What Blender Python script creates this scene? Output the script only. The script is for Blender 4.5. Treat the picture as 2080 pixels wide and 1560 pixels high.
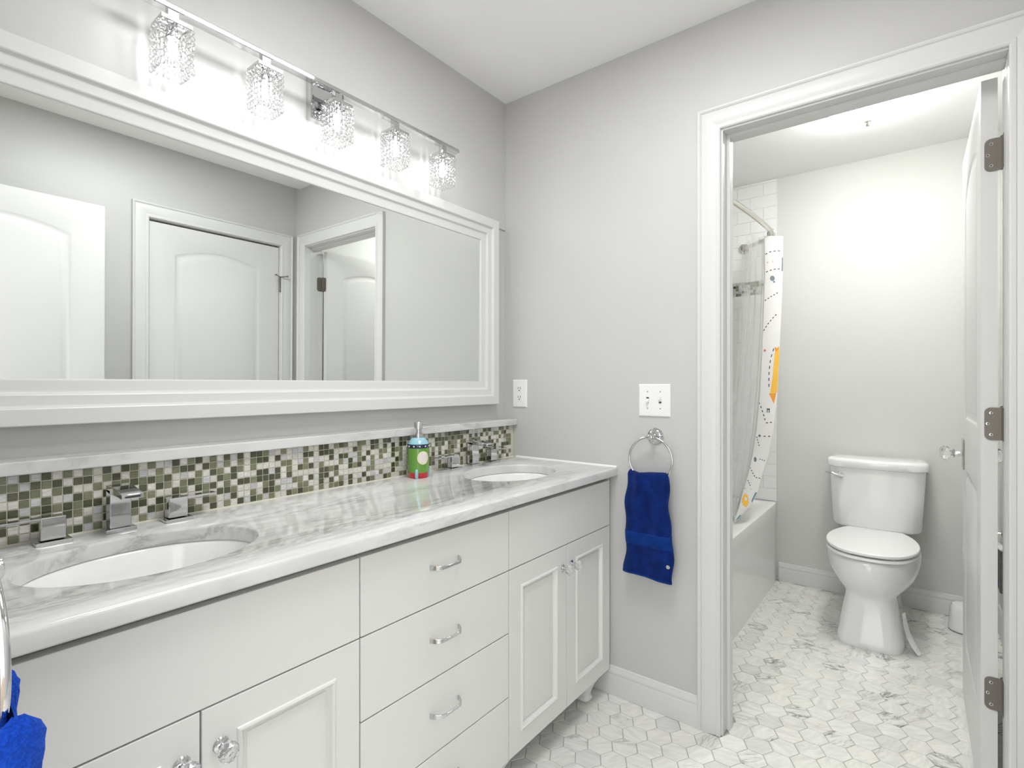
import bpy, bmesh, math, random
from math import pi, sin, cos, radians, sqrt
from mathutils import Vector, Matrix

for o in list(bpy.data.objects): bpy.data.objects.remove(o)
S = bpy.context.scene
COL = S.collection
random.seed(7)

# ------------------------------------------------------------------ camera
cam_d = bpy.data.cameras.new('camera'); cam = bpy.data.objects.new('camera', cam_d); COL.objects.link(cam)
cam.location = (-1.840, -1.461, 1.19)
cam.rotation_euler = (pi/2, 0, radians(37.752 - 90))
cam_d.sensor_width = 36; cam_d.sensor_fit = 'HORIZONTAL'; cam_d.lens = 36*1068/2080
cam_d.clip_start = 0.02; cam_d.clip_end = 60
S.camera = cam

# ------------------------------------------------------------------ world, lights, exposure
W = bpy.data.worlds.new('world'); S.world = W; W.use_nodes = True
bg = W.node_tree.nodes['Background']; bg.inputs[0].default_value = (0.98, 0.985, 1.0, 1); bg.inputs[1].default_value = 2.7
S.view_settings.view_transform = 'Standard'; S.view_settings.look = 'None'
S.view_settings.gamma = 1.0; S.view_settings.use_curve_mapping = False
S.view_settings.exposure = 0.0

def area(name, loc, rot, sx, sy, power, col=(1, 1, 1)):
    d = bpy.data.lights.new(name, 'AREA'); d.shape = 'RECTANGLE'; d.size = sx; d.size_y = sy
    d.energy = power; d.color = col
    o = bpy.data.objects.new(name, d); COL.objects.link(o); o.location = loc; o.rotation_euler = rot
    return o
HALL_POWER = 4; CEIL_POWER = 17.5; BULB_EMIT = 105; TOILET_EMIT = 92
# fill light added in the hall, unseen, shining through the open entry door
area('hall_fill', (-3.1, -1.30, 1.15), (radians(112), 0, radians(-90)), 1.3, 1.7, HALL_POWER, (0.97, 0.98, 1))
# fill light added under the vanity room ceiling, no fixture there
area('ceiling_fill', (-0.95, -0.95, 2.43), (0, 0, 0), 0.6, 0.6, CEIL_POWER, (1, 1, 1))

# ------------------------------------------------------------------ material helpers
def new_mat(name):
    m = bpy.data.materials.new(name); m.use_nodes = True
    nt = m.node_tree; b = nt.nodes['Principled BSDF']
    return m, nt, b
def N(nt, typ, **kw):
    n = nt.nodes.new(typ)
    for k, v in kw.items(): setattr(n, k, v)
    return n
def L(nt, a, b): nt.links.new(a, b)
def ramp(nt, stops, interp='LINEAR'):
    r = N(nt, 'ShaderNodeValToRGB'); r.color_ramp.interpolation = interp
    e = r.color_ramp.elements
    while len(e) > 1: e.remove(e[-1])
    e[0].position = stops[0][0]; e[0].color = (*stops[0][1], 1)
    for p, c in stops[1:]:
        x = e.new(p); x.color = (*c, 1)
    return r
def plain(name, col, rough=0.5, metal=0.0, coat=0.0, bump=0.0, bscale=200, spec=0.5, var=0.0, sheen=0.0):
    m, nt, b = new_mat(name)
    b.inputs['Base Color'].default_value = (*col, 1); b.inputs['Roughness'].default_value = rough
    b.inputs['Metallic'].default_value = metal; b.inputs['Coat Weight'].default_value = coat
    b.inputs['Coat Roughness'].default_value = 0.08
    b.inputs['Specular IOR Level'].default_value = spec
    b.inputs['Sheen Weight'].default_value = sheen
    tc = N(nt, 'ShaderNodeTexCoord')
    if bump:
        n = N(nt, 'ShaderNodeTexNoise'); n.inputs['Scale'].default_value = bscale; n.inputs['Detail'].default_value = 3
        L(nt, tc.outputs['Object'], n.inputs['Vector'])
        bp = N(nt, 'ShaderNodeBump'); bp.inputs['Strength'].default_value = bump; bp.inputs['Distance'].default_value = 0.001
        L(nt, n.outputs['Fac'], bp.inputs['Height']); L(nt, bp.outputs['Normal'], b.inputs['Normal'])
    if var:
        n = N(nt, 'ShaderNodeTexNoise'); n.inputs['Scale'].default_value = 2.5; n.inputs['Detail'].default_value = 4
        L(nt, tc.outputs['Object'], n.inputs['Vector'])
        r = ramp(nt, [(0.3, tuple(c*(1-var) for c in col)), (0.7, tuple(min(1, c*(1+var)) for c in col))])
        L(nt, n.outputs['Fac'], r.inputs[0]); L(nt, r.outputs[0], b.inputs['Base Color'])
    return m

M = {}
M['wall'] = plain('wall_paint', (0.57, 0.568, 0.555), 0.38, bump=0.10, bscale=350, var=0.012, spec=0.4)
M['wall2'] = plain('toilet_room_paint', (0.65, 0.66, 0.63), 0.75, bump=0.10, bscale=350, var=0.012)
M['ceiling'] = plain('ceiling_paint', (0.92, 0.92, 0.915), 0.7, bump=0.08, bscale=250)
M['trim'] = plain('trim_enamel', (0.68, 0.68, 0.672), 0.32, bump=0.03, bscale=60, spec=0.35)
M['cabinet'] = plain('cabinet_paint', (0.75, 0.75, 0.725), 0.30, bump=0.02, bscale=90)
M['gap'] = plain('carcass_shadow_side', (0.30, 0.29, 0.26), 0.6)  # darker than the cabinet paint: shade behind the fronts put into the colour
M['chrome'] = plain('chrome', (0.64, 0.64, 0.645), 0.05, metal=1)
M['nickel'] = plain('brushed_nickel', (0.62, 0.60, 0.55), 0.18, metal=1)
M['pewter'] = plain('pewter_hinge', (0.20, 0.18, 0.155), 0.42, metal=0.55, bump=0.1, bscale=500)
M['dark'] = plain('dark_slot', (0.03, 0.03, 0.03), 0.6)
M['porcelain'] = plain('porcelain', (0.86, 0.865, 0.86), 0.08, coat=0.5)
M['plastic'] = plain('white_plastic', (0.86, 0.86, 0.85), 0.25)
M['acrylic'] = plain('tub_acrylic', (0.84, 0.85, 0.83), 0.1, coat=0.4)
M['caulk'] = plain('caulk', (0.85, 0.85, 0.83), 0.5)
M['grout_f'] = plain('floor_grout', (0.44, 0.43, 0.37), 0.8, bump=0.3, bscale=400)
M['grout_m'] = plain('mosaic_grout', (0.63, 0.62, 0.50), 0.85, bump=0.4, bscale=600)
M['grout_w'] = plain('white_grout', (0.70, 0.70, 0.67), 0.8)
M['subway'] = plain('white_glazed_tile', (0.84, 0.85, 0.835), 0.1, coat=0.3)
M['bulb'] = None

def mirror_mat():
    m, nt, b = new_mat('mirror_glass')
    b.inputs['Base Color'].default_value = (0.86, 0.885, 0.87, 1); b.inputs['Metallic'].default_value = 1
    b.inputs['Roughness'].default_value = 0.0
    return m
M['mirror'] = mirror_mat()
def emit(name, col, st):
    m, nt, b = new_mat(name)
    b.inputs['Base Color'].default_value = (*col, 1)
    b.inputs['Emission Color'].default_value = (*col, 1); b.inputs['Emission Strength'].default_value = st
    return m
M['bulb'] = emit('lamp_bulb', (1, 0.99, 0.98), BULB_EMIT)
M['dome'] = emit('frosted_dome', (1, 0.99, 0.97), TOILET_EMIT)
_nt = M['dome'].node_tree; _g = N(_nt, 'ShaderNodeNewGeometry'); _s = N(_nt, 'ShaderNodeSeparateXYZ'); L(_nt, _g.outputs['Normal'], _s.inputs[0])
_m = N(_nt, 'ShaderNodeMapRange'); _m.inputs['From Min'].default_value = -1.0; _m.inputs['From Max'].default_value = -0.35; _m.inputs['To Min'].default_value = TOILET_EMIT; _m.inputs['To Max'].default_value = TOILET_EMIT*0.25
L(_nt, _s.outputs['Z'], _m.inputs['Value']); L(_nt, _m.outputs[0], _nt.nodes['Principled BSDF'].inputs['Emission Strength'])

def crystal_mat(name, transp=0.5, rough=0.0):
    m = bpy.data.materials.new(name); m.use_nodes = True; nt = m.node_tree; nt.nodes.clear()
    out = N(nt, 'ShaderNodeOutputMaterial')
    g = N(nt, 'ShaderNodeBsdfGlass'); g.inputs['IOR'].default_value = 1.5; g.inputs['Roughness'].default_value = rough
    t = N(nt, 'ShaderNodeBsdfTransparent'); t.inputs[0].default_value = (0.97, 0.98, 0.98, 1)
    mx = N(nt, 'ShaderNodeMixShader'); mx.inputs[0].default_value = transp
    L(nt, g.outputs[0], mx.inputs[1]); L(nt, t.outputs[0], mx.inputs[2]); L(nt, mx.outputs[0], out.inputs['Surface'])
    return m
M['crystal'] = crystal_mat('crystal', 0.35)
M['glassknob'] = crystal_mat('glass_knob', 0.15)

def marble(name, base, vein, scale=3.0, rot=0.6, strength=0.55, rough=0.12, per_tile=False):
    m, nt, b = new_mat(name)
    tc = N(nt, 'ShaderNodeTexCoord'); geo = N(nt, 'ShaderNodeNewGeometry')
    mp = N(nt, 'ShaderNodeMapping'); mp.inputs['Rotation'].default_value = (0.2, 0.15, rot); mp.inputs['Scale'].default_value = (scale*0.5, scale*2.0, scale*1.3)
    src = geo.outputs['Position']
    if per_tile:
        oi = N(nt, 'ShaderNodeObjectInfo')
        ad = N(nt, 'ShaderNodeMath', operation='ADD'); L(nt, oi.outputs['Random'], ad.inputs[0]); L(nt, geo.outputs['Random Per Island'], ad.inputs[1])
        fr = N(nt, 'ShaderNodeMath', operation='FRACT'); L(nt, ad.outputs[0], fr.inputs[0])
        wn = N(nt, 'ShaderNodeTexWhiteNoise', noise_dimensions='1D'); L(nt, fr.outputs[0], wn.inputs['W'])
        vm = N(nt, 'ShaderNodeVectorMath', operation='SCALE'); L(nt, wn.outputs['Color'], vm.inputs[0]); vm.inputs['Scale'].default_value = 7.0
        # every tile is cut from another part of the slab and turned another way
        vr = N(nt, 'ShaderNodeVectorRotate', rotation_type='Z_AXIS'); L(nt, src, vr.inputs['Vector'])
        am = N(nt, 'ShaderNodeMath', operation='MULTIPLY'); L(nt, fr.outputs[0], am.inputs[0]); am.inputs[1].default_value = 1.9
        L(nt, am.outputs[0], vr.inputs['Angle'])
        va = N(nt, 'ShaderNodeVectorMath', operation='ADD'); L(nt, vr.outputs[0], va.inputs[0]); L(nt, vm.outputs[0], va.inputs[1])
        src = va.outputs[0]
    L(nt, src, mp.inputs['Vector'])
    n1 = N(nt, 'ShaderNodeTexNoise'); n1.inputs['Scale'].default_value = 2.2; n1.inputs['Detail'].default_value = 8; n1.inputs['Distortion'].default_value = 0.7; n1.inputs['Roughness'].default_value = 0.62
    L(nt, mp.outputs[0], n1.inputs['Vector'])
    n2 = N(nt, 'ShaderNodeTexNoise'); n2.inputs['Scale'].default_value = 1.0; n2.inputs['Detail'].default_value = 5
    L(nt, mp.outputs[0], n2.inputs['Vector'])
    # thin veins where noise crosses 0.5
    s = N(nt, 'ShaderNodeMath', operation='SUBTRACT'); L(nt, n1.outputs['Fac'], s.inputs[0]); s.inputs[1].default_value = 0.5
    a = N(nt, 'ShaderNodeMath', operation='ABSOLUTE'); L(nt, s.outputs[0], a.inputs[0])
    r = ramp(nt, [(0.0, (1, 1, 1)), (0.012, (0.55,)*3), (0.06, (0.12,)*3), (0.13, (0, 0, 0))]); L(nt, a.outputs[0], r.inputs[0])
    r2 = ramp(nt, [(0.42, (0, 0, 0)), (0.62, (1, 1, 1))]); L(nt, n2.outputs['Fac'], r2.inputs[0])
    mu = N(nt, 'ShaderNodeMath', operation='MULTIPLY'); L(nt, r.outputs[0], mu.inputs[0]); L(nt, r2.outputs[0], mu.inputs[1])
    ms = N(nt, 'ShaderNodeMath', operation='MULTIPLY'); L(nt, mu.outputs[0], ms.inputs[0]); ms.inputs[1].default_value = strength
    # cloudy grey
    n3 = N(nt, 'ShaderNodeTexNoise'); n3.inputs['Scale'].default_value = 3.2; n3.inputs['Detail'].default_value = 6
    L(nt, mp.outputs[0], n3.inputs['Vector'])
    r3 = ramp(nt, [(0.35, tuple(c*0.88 for c in base)), (0.6, base)]); L(nt, n3.outputs['Fac'], r3.inputs[0])
    basecol = r3.outputs[0]
    if per_tile:
        r4 = ramp(nt, [(0.0, (0.88, 0.885, 0.89)), (0.09, (1, 1, 1)), (0.35, (1.0, 0.995, 0.97)), (0.55, (1, 1, 1)), (0.72, (0.955, 0.955, 0.935)), (0.86, (1, 1, 1)), (1, (1.0, 1.0, 1.0))], 'CONSTANT')
        L(nt, wn.outputs['Value'], r4.inputs[0])
        mm = N(nt, 'ShaderNodeMix', data_type='RGBA', blend_type='MULTIPLY'); mm.inputs['Factor'].default_value = 1
        L(nt, basecol, mm.inputs['A']); L(nt, r4.outputs[0], mm.inputs['B']); basecol = mm.outputs['Result']
        r5 = ramp(nt, [(0.0, (0.12,)*3), (0.45, (0.3,)*3), (0.74, (0.7,)*3), (0.90, (1.6,)*3)], 'CONSTANT'); L(nt, wn.outputs['Value'], r5.inputs[0])
        m5 = N(nt, 'ShaderNodeMath', operation='MULTIPLY'); m5.use_clamp = True; L(nt, ms.outputs[0], m5.inputs[0]); L(nt, r5.outputs[0], m5.inputs[1]); ms = m5
    mix = N(nt, 'ShaderNodeMix', data_type='RGBA'); L(nt, ms.outputs[0], mix.inputs['Factor'])
    L(nt, basecol, mix.inputs['A']); mix.inputs['B'].default_value = (*vein, 1)
    L(nt, mix.outputs['Result'], b.inputs['Base Color']); b.inputs['Roughness'].default_value = rough
    b.inputs['Coat Weight'].default_value = 0.2; b.inputs['Coat Roughness'].default_value = 0.05
    return m
M['counter'] = marble('carrara_counter', (0.70, 0.698, 0.69), (0.25, 0.25, 0.245), 3.4, 0.35, 0.65, 0.09)
M['hex'] = marble('hex_marble', (0.86, 0.86, 0.83), (0.20, 0.20, 0.19), 11.0, 0.3, 0.95, 0.25, True)

def glass_tile(name, c1, c2, rough=0.12, scale=900):
    m, nt, b = new_mat(name)
    oi = N(nt, 'ShaderNodeObjectInfo'); geo = N(nt, 'ShaderNodeNewGeometry')
    ad = N(nt, 'ShaderNodeMath', operation='ADD'); L(nt, oi.outputs['Random'], ad.inputs[0]); L(nt, geo.outputs['Random Per Island'], ad.inputs[1])
    fr = N(nt, 'ShaderNodeMath', operation='FRACT'); L(nt, ad.outputs[0], fr.inputs[0])
    r = ramp(nt, [(0, c1), (1, c2)]); L(nt, fr.outputs[0], r.inputs[0])
    mp = N(nt, 'ShaderNodeMapping'); mp.inputs['Scale'].default_value = (70, 70, 420); L(nt, geo.outputs['Position'], mp.inputs['Vector'])
    n = N(nt, 'ShaderNodeTexNoise'); n.inputs['Scale'].default_value = 1; n.inputs['Detail'].default_value = 3; L(nt, mp.outputs[0], n.inputs['Vector'])
    r2 = ramp(nt, [(0.3, (0.8,)*3), (0.7, (1.15,)*3)]); L(nt, n.outputs['Fac'], r2.inputs[0])
    mm = N(nt, 'ShaderNodeMix', data_type='RGBA', blend_type='MULTIPLY'); mm.inputs['Factor'].default_value = 1
    L(nt, r.outputs[0], mm.inputs['A']); L(nt, r2.outputs[0], mm.inputs['B'])
    L(nt, mm.outputs['Result'], b.inputs['Base Color']); b.inputs['Roughness'].default_value = rough
    b.inputs['Coat Weight'].default_value = 0.5; b.inputs['Coat Roughness'].default_value = 0.05
    return m
M['t_dark'] = glass_tile('dark_olive_glass', (0.050, 0.056, 0.024), (0.085, 0.09, 0.045))
M['t_mid'] = glass_tile('sage_glass', (0.155, 0.165, 0.092), (0.215, 0.225, 0.135))
M['t_white'] = glass_tile('cream_stone', (0.60, 0.58, 0.53), (0.72, 0.70, 0.66), 0.3)
M['t_grey'] = glass_tile('pale_grey_stone', (0.50, 0.50, 0.51), (0.60, 0.60, 0.61), 0.25)

def terry(name, col, light, zlo=None, zhi=None, bump=0.9):
    m, nt, b = new_mat(name)
    geo = N(nt, 'ShaderNodeNewGeometry')
    n = N(nt, 'ShaderNodeTexNoise'); n.inputs['Scale'].default_value = 420; n.inputs['Detail'].default_value = 4; L(nt, geo.outputs['Position'], n.inputs['Vector'])
    n2 = N(nt, 'ShaderNodeTexNoise'); n2.inputs['Scale'].default_value = 28; n2.inputs['Detail'].default_value = 3; L(nt, geo.outputs['Position'], n2.inputs['Vector'])
    ad = N(nt, 'ShaderNodeMath', operation='ADD'); L(nt, n.outputs['Fac'], ad.inputs[0]); L(nt, n2.outputs['Fac'], ad.inputs[1])
    h = N(nt, 'ShaderNodeMath', operation='MULTIPLY'); L(nt, ad.outputs[0], h.inputs[0]); h.inputs[1].default_value = 0.5
    r = ramp(nt, [(0.32, tuple(c*0.55 for c in col)), (0.5, col), (0.68, light)]); L(nt, h.outputs[0], r.inputs[0])
    L(nt, r.outputs[0], b.inputs['Base Color']); b.inputs['Roughness'].default_value = 0.95
    b.inputs['Sheen Weight'].default_value = 0.15; b.inputs['Specular IOR Level'].default_value = 0.15
    b.inputs['Sheen Tint'].default_value = (0.3, 0.5, 1, 1)
    bp = N(nt, 'ShaderNodeBump'); bp.inputs['Strength'].default_value = bump; bp.inputs['Distance'].default_value = 0.003
    L(nt, n.outputs['Fac'], bp.inputs['Height']); L(nt, bp.outputs[0], b.inputs['Normal'])
    return m
M['towel'] = terry('royal_blue_terry', (0.002, 0.016, 0.13), (0.004, 0.032, 0.22))
M['towel2'] = terry('bright_blue_terry', (0.004, 0.05, 0.42), (0.01, 0.10, 0.62))
M['band'] = terry('royal_blue_woven_band', (0.003, 0.03, 0.19), (0.005, 0.042, 0.24), bump=0.25)
M['olive'] = terry('olive_terry', (0.14, 0.14, 0.10), (0.18, 0.18, 0.13))

def translucent(name, col, transp, transl=0.4):
    m = bpy.data.materials.new(name); m.use_nodes = True; nt = m.node_tree; b = nt.nodes['Principled BSDF']
    b.inputs['Base Color'].default_value = (*col, 1); b.inputs['Roughness'].default_value = 0.3
    out = nt.nodes['Material Output']
    t = N(nt, 'ShaderNodeBsdfTransparent'); tl = N(nt, 'ShaderNodeBsdfTranslucent'); tl.inputs[0].default_value = (*col, 1)
    m1 = N(nt, 'ShaderNodeMixShader'); m1.inputs[0].default_value = transl
    L(nt, b.outputs[0], m1.inputs[1]); L(nt, tl.outputs[0], m1.inputs[2])
    m2 = N(nt, 'ShaderNodeMixShader'); m2.inputs[0].default_value = transp
    L(nt, m1.outputs[0], m2.inputs[1]); L(nt, t.outputs[0], m2.inputs[2]); L(nt, m2.outputs[0], out.inputs['Surface'])
    return m
M['liner'] = translucent('frosted_liner', (0.95, 0.95, 0.95), 0.76, 0.6)
M['curtain'] = translucent('printed_curtain_fabric', (0.86, 0.85, 0.83), 0.0, 0.25)
for k, c in dict(ink=(0.05, 0.055, 0.07), slate=(0.16, 0.20, 0.23), orange=(0.75, 0.30, 0.03), yellow=(0.85, 0.48, 0.06), red=(0.6, 0.12, 0.04),
                 teal=(0.10, 0.25, 0.33), beige=(0.55, 0.50, 0.42), pale=(0.62, 0.58, 0.56)).items():
    M['ink_'+k] = plain('print_'+k, c, 0.8)
M['soap_green'] = plain('green_glaze', (0.13, 0.32, 0.035), 0.15, coat=0.6, var=0.15)
M['soap_red'] = plain('red_glaze', (0.55, 0.012, 0.015), 0.15, coat=0.6)
M['soap_navy'] = plain('navy_glaze', (0.006, 0.018, 0.06), 0.12, coat=0.6)
M['soap_sky'] = plain('sky_glaze', (0.30, 0.58, 0.66), 0.12, coat=0.6)
M['soap_cream'] = plain('cream_glaze', (0.80, 0.74, 0.66), 0.2, coat=0.5)
M['soap_rim'] = plain('pale_yellow_glaze', (0.80, 0.82, 0.50), 0.2, coat=0.5)

# ------------------------------------------------------------------ mesh helpers
class G:
    def __init__(s): s.v = []; s.f = []
    def add(s, vs, fs):
        o = len(s.v); s.v += [tuple(v) for v in vs]; s.f += [tuple(i+o for i in f) for f in fs]; return s
    def box(s, x0, x1, y0, y1, z0, z1):
        vs = [(x, y, z) for z in (z0, z1) for y in (y0, y1) for x in (x0, x1)]
        return s.add(vs, [(0, 2, 3, 1), (4, 5, 7, 6), (0, 1, 5, 4), (2, 6, 7, 3), (0, 4, 6, 2), (1, 3, 7, 5)])
    def rings(s, rs, cap0=True, cap1=True, closed=False):
        n = len(rs[0]); o = len(s.v)
        for r in rs: s.v += [tuple(p) for p in r]
        m = len(rs)
        for i in range(m if closed else m-1):
            a = o+i*n; b = o+((i+1) % m)*n
            for j in range(n):
                k = (j+1) % n; s.f.append((a+j, a+k, b+k, b+j))
        if not closed:
            if cap0: s.f.append(tuple(o+j for j in reversed(range(n))))
            if cap1: s.f.append(tuple(o+(m-1)*n+j for j in range(n)))
        return s
    def lathe(s, prof, c=(0, 0, 0), axis='z', seg=32, caps=True, phase=0):
        rs = []
        for r, h in prof:
            ring = []
            for j in range(seg):
                a = 2*pi*j/seg+phase; u, v = r*cos(a), r*sin(a)
                if axis == 'z': p = (u, v, h)
                elif axis == 'y': p = (v, h, u)
                elif axis == '-y': p = (u, -h, v)
                elif axis == 'x': p = (h, u, v)
                else: p = (-h, v, u)
                ring.append((c[0]+p[0], c[1]+p[1], c[2]+p[2]))
            rs.append(ring)
        return s.rings(rs, caps, caps)
    def tube(s, pts, r, seg=12, closed=False, rfun=None):
        P = [Vector(p) for p in pts]; n = len(P); rs = []
        up = None
        for i in range(n):
            if closed: t = P[(i+1) % n]-P[i-1]
            else: t = P[min(i+1, n-1)]-P[max(i-1, 0)]
            t.normalize()
            if up is None:
                up = Vector((0, 0, 1)) if abs(t.z) < 0.9 else Vector((1, 0, 0))
            a = up - t*up.dot(t); a.normalize(); up = a; b = t.cross(a)
            rr = rfun(i/(n-1)) if rfun else r
            rs.append([P[i]+a*rr*cos(2*pi*j/seg)+b*rr*sin(2*pi*j/seg) for j in range(seg)])
        return s.rings(rs, closed=closed)
    def ext(s, prof, p0, p1, U, V, m0=0.0, m1=0.0):
        # extrude 2d profile (u,v) from p0 to p1; m0/m1: mitre shift along path per unit u
        p0 = Vector(p0); p1 = Vector(p1); U = Vector(U); V = Vector(V); d = (p1-p0).normalized()
        r0 = [p0+U*u+V*v+d*(m0*u) for u, v in prof]; r1 = [p1+U*u+V*v+d*(m1*u) for u, v in prof]
        return s.rings([r0, r1])
    def xf(s, mat):
        s.v = [tuple(mat @ Vector(v)) for v in s.v]; return s
    def mesh(s, name):
        m = bpy.data.meshes.new(name); m.from_pydata(s.v, [], s.f); m.update(); return m

def fixn(me):
    bm = bmesh.new(); bm.from_mesh(me); bmesh.ops.recalc_face_normals(bm, faces=bm.faces); bm.to_mesh(me); bm.free()
def put(name, g, mat, parent=None, smooth=35, bevel=0, bseg=2, loc=None, fix=True, sub=0):
    me = g.mesh(name) if isinstance(g, G) else g
    if isinstance(g, G) and fix: fixn(me)
    if mat and not me.materials: me.materials.append(mat)
    if smooth:
        me.shade_smooth() if hasattr(me, 'shade_smooth') else me.polygons.foreach_set('use_smooth', [True]*len(me.polygons))
        if smooth < 180: me.set_sharp_from_angle(angle=radians(smooth))
    o = bpy.data.objects.new(name, me); COL.objects.link(o)
    if parent: o.parent = parent
    if loc: o.location = loc
    if bevel:
        b = o.modifiers.new('bevel', 'BEVEL'); b.width = bevel; b.segments = bseg; b.limit_method = 'ANGLE'; b.angle_limit = radians(40)
        b.harden_normals = False
    if sub:
        b = o.modifiers.new('sub', 'SUBSURF'); b.levels = sub; b.render_levels = sub
    return o
def tag(o, label=None, cat=None, group=None, kind=None):
    if label: o['label'] = label
    if cat: o['category'] = cat
    if group: o['group'] = group
    if kind: o['kind'] = kind
    return o
def empty(name, loc=(0, 0, 0)):
    e = bpy.data.objects.new(name, None); COL.objects.link(e); e.location = loc; e.empty_display_size = 0.05; return e
def thing(name, label, cat, group=None):
    return tag(empty(name), label, cat, group)
def parent_to(child, par):       # keep world place
    child.parent = par
def struct(name, g, mat, parent=None, **k):
    o = put(name, g, mat, parent, **k)
    if not parent: o['kind'] = 'structure'
    return o
def bx(*a): return G().box(*a)
def copy_tree(o, off, parent=None):
    c = o.copy(); COL.objects.link(c); c.parent = parent
    if parent is None: c.location = Vector(o.location)+Vector(off)
    for ch in list(o.children): copy_tree(ch, off, c)
    return c

YF = -1.755      # wall facing the mirror
YR = -1.775      # right wall of the toilet room
XB = 1.68        # toilet room back wall
XD = -1.804       # wall with the entry door, camera stands in it
H = 2.44
OP0, OP1 = -0.937, -1.642    # doorway in wall_front
# ------------------------------------------------------------------ room shell
g = G(); g.box(-2.0, 0.0, 0.007, 0.12, 0, 1.875); g.box(-2.0, 0.0, 0.0, 0.12, 1.875, H)
struct('wall_left', g, M['wall'], smooth=0)
g = G(); g.box(0, 0.115, OP0+0.02, 0.12, 0, H); g.box(0, 0.115, YF-0.25, OP1-0.02, 0, H); g.box(0, 0.115, OP1-0.02, OP0+0.02, 2.07, H)
wf = struct('wall_front', g, M['wall'], smooth=0)
# opening for the closed door behind: simple shallow recess wall
g = G(); g.box(-2.0, -0.835, YF-0.1, YF, 0, H); g.box(-0.097, 0.0, YF-0.1, YF, 0, H); g.box(-0.835, -0.097, YF-0.1, YF, 2.057, H)
struct('wall_right', g, M['wall'], smooth=0)
g = G(); g.box(XD-0.115, XD, -0.87, 0.12, 0, H); g.box(XD-0.115, XD, YF-0.1, -1.645, 0, H); g.box(XD-0.115, XD, -1.645, -0.87, 2.05, H)
struct('wall_rear', g, M['wall'], smooth=0)
struct('wall_toilet_back', bx(XB, XB+0.1, YR-0.1, -0.0, 0, H), M['wall2'], smooth=0)
struct('wall_toilet_right', bx(0.115, XB, YR-0.1, YR, 0, H), M['wall2'], smooth=0)
struct('wall_toilet_left', bx(0.115, XB+0.1, 0.0, 0.1, 0, H), M['subway'], smooth=0)
struct('ceiling', bx(-2.0, XB+0.1, YF-0.25, 0.12, H, H+0.05), M['ceiling'], smooth=0)
floor = struct('floor', bx(-2.0, XB+0.02, YF-0.1, 0.01, -0.04, -0.0022), M['grout_f'], smooth=0)
struct('floor_hall', bx(-4.2, -1.95, -3.2, 0.3, -0.04, -0.002), plain('hall_floor', (0.42, 0.33, 0.24), 0.4, var=0.1), smooth=0)

# hex floor tiles: regular lattice, every tile its own stone
def hexmesh(R, ch=0.0012, th=0.006):
    rs = []
    for rr, z in ((R, -th), (R, -ch), (R-ch, 0.0)):
        rs.append([(rr*sin(pi/3*j), rr*cos(pi/3*j), z) for j in range(6)])
    return G().rings(rs, cap0=False)
P = 0.0795; RH = (P-0.0024)/sqrt(3)
hm = hexmesh(RH).mesh('tile'); fixn(hm); hm.materials.append(M['hex'])
CF = Vector((cos(radians(37.752)), sin(radians(37.752)), 0)); CR = Vector((CF.y, -CF.x, 0)); CP = Vector(cam.location)
def proj(p):
    d = Vector(p)-CP; z = d.dot(CF)
    return (None if z < 0.05 else (1040+1068*d.dot(CR)/z, 780-1068*d.z/z, z))
tiles = []
for k in range(-8, 20):
    for i in range(-30, 30):
        x = -0.132+P*i+P/2*(k % 2); y = -0.4905-0.0689*k
        if not (-1.93 < x < XB-0.005 and YF < y < 0.0): continue
        if x > 0.1 and y > -0.735: continue
        if 0 < x < 0.115 and not (OP1 < y < OP0): continue
        s = proj((x, y, 0)); vis = False
        if s and -20 < s[0] < 2100 and s[1] < 1600:
            vis = not (x < -0.01 and y > -0.43 and x < -0.12) and not (x > 1.02 and -1.39 < y < -1.18)
            if x > 0.12:      # seen through the doorway only
                d = Vector((x, y, 0))-CP; t = (0.0-CP.x)/d.x; yy = CP.y+t*d.y
                vis = OP1 < yy < OP0+0.03
        tiles.append((0 if not vis else 1/s[2], x, y))
tiles.sort(reverse=True)
rest = G()
for idx, (w, x, y) in enumerate(tiles):
    dz = random.uniform(-0.0004, 0.0002)
    if idx < 295 and w > 0:
        o = bpy.data.objects.new('tile', hm); COL.objects.link(o); o.location = (x, y, dz); o.parent = floor
    else:
        h = hexmesh(RH); rest.xf(Matrix()); h.xf(Matrix.Translation((x, y, dz))); rest.add(h.v, h.f)
o = put('tile_field', rest, M['hex'], floor, smooth=0); o['kind'] = 'stuff'

# ------------------------------------------------------------------ mouldings
BB = [(0, 0), (0.014, 0), (0.014, 0.072), (0.0115, 0.078), (0.0125, 0.083), (0.0115, 0.090), (0.007, 0.098), (0.006, 0.104), (0.003, 0.108), (0, 0.108)]
def baseboard(name, p0, p1, U):
    return struct(name, G().ext(BB, p0, p1, U, (0, 0, 1)), M['trim'], smooth=25)
baseboard('baseboard_front', (0, 0, 0), (0, -0.857, 0), (-1, 0, 0))
baseboard('baseboard_toilet_back', (XB, -0.787, 0), (XB, YR, 0), (-1, 0, 0))
baseboard('baseboard_toilet_right', (0.115, YR, 0), (XB, YR, 0), (0, 1, 0))
baseboard('baseboard_right', (XD, YF, 0), (-0.905, YF, 0), (0, 1, 0))
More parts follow.
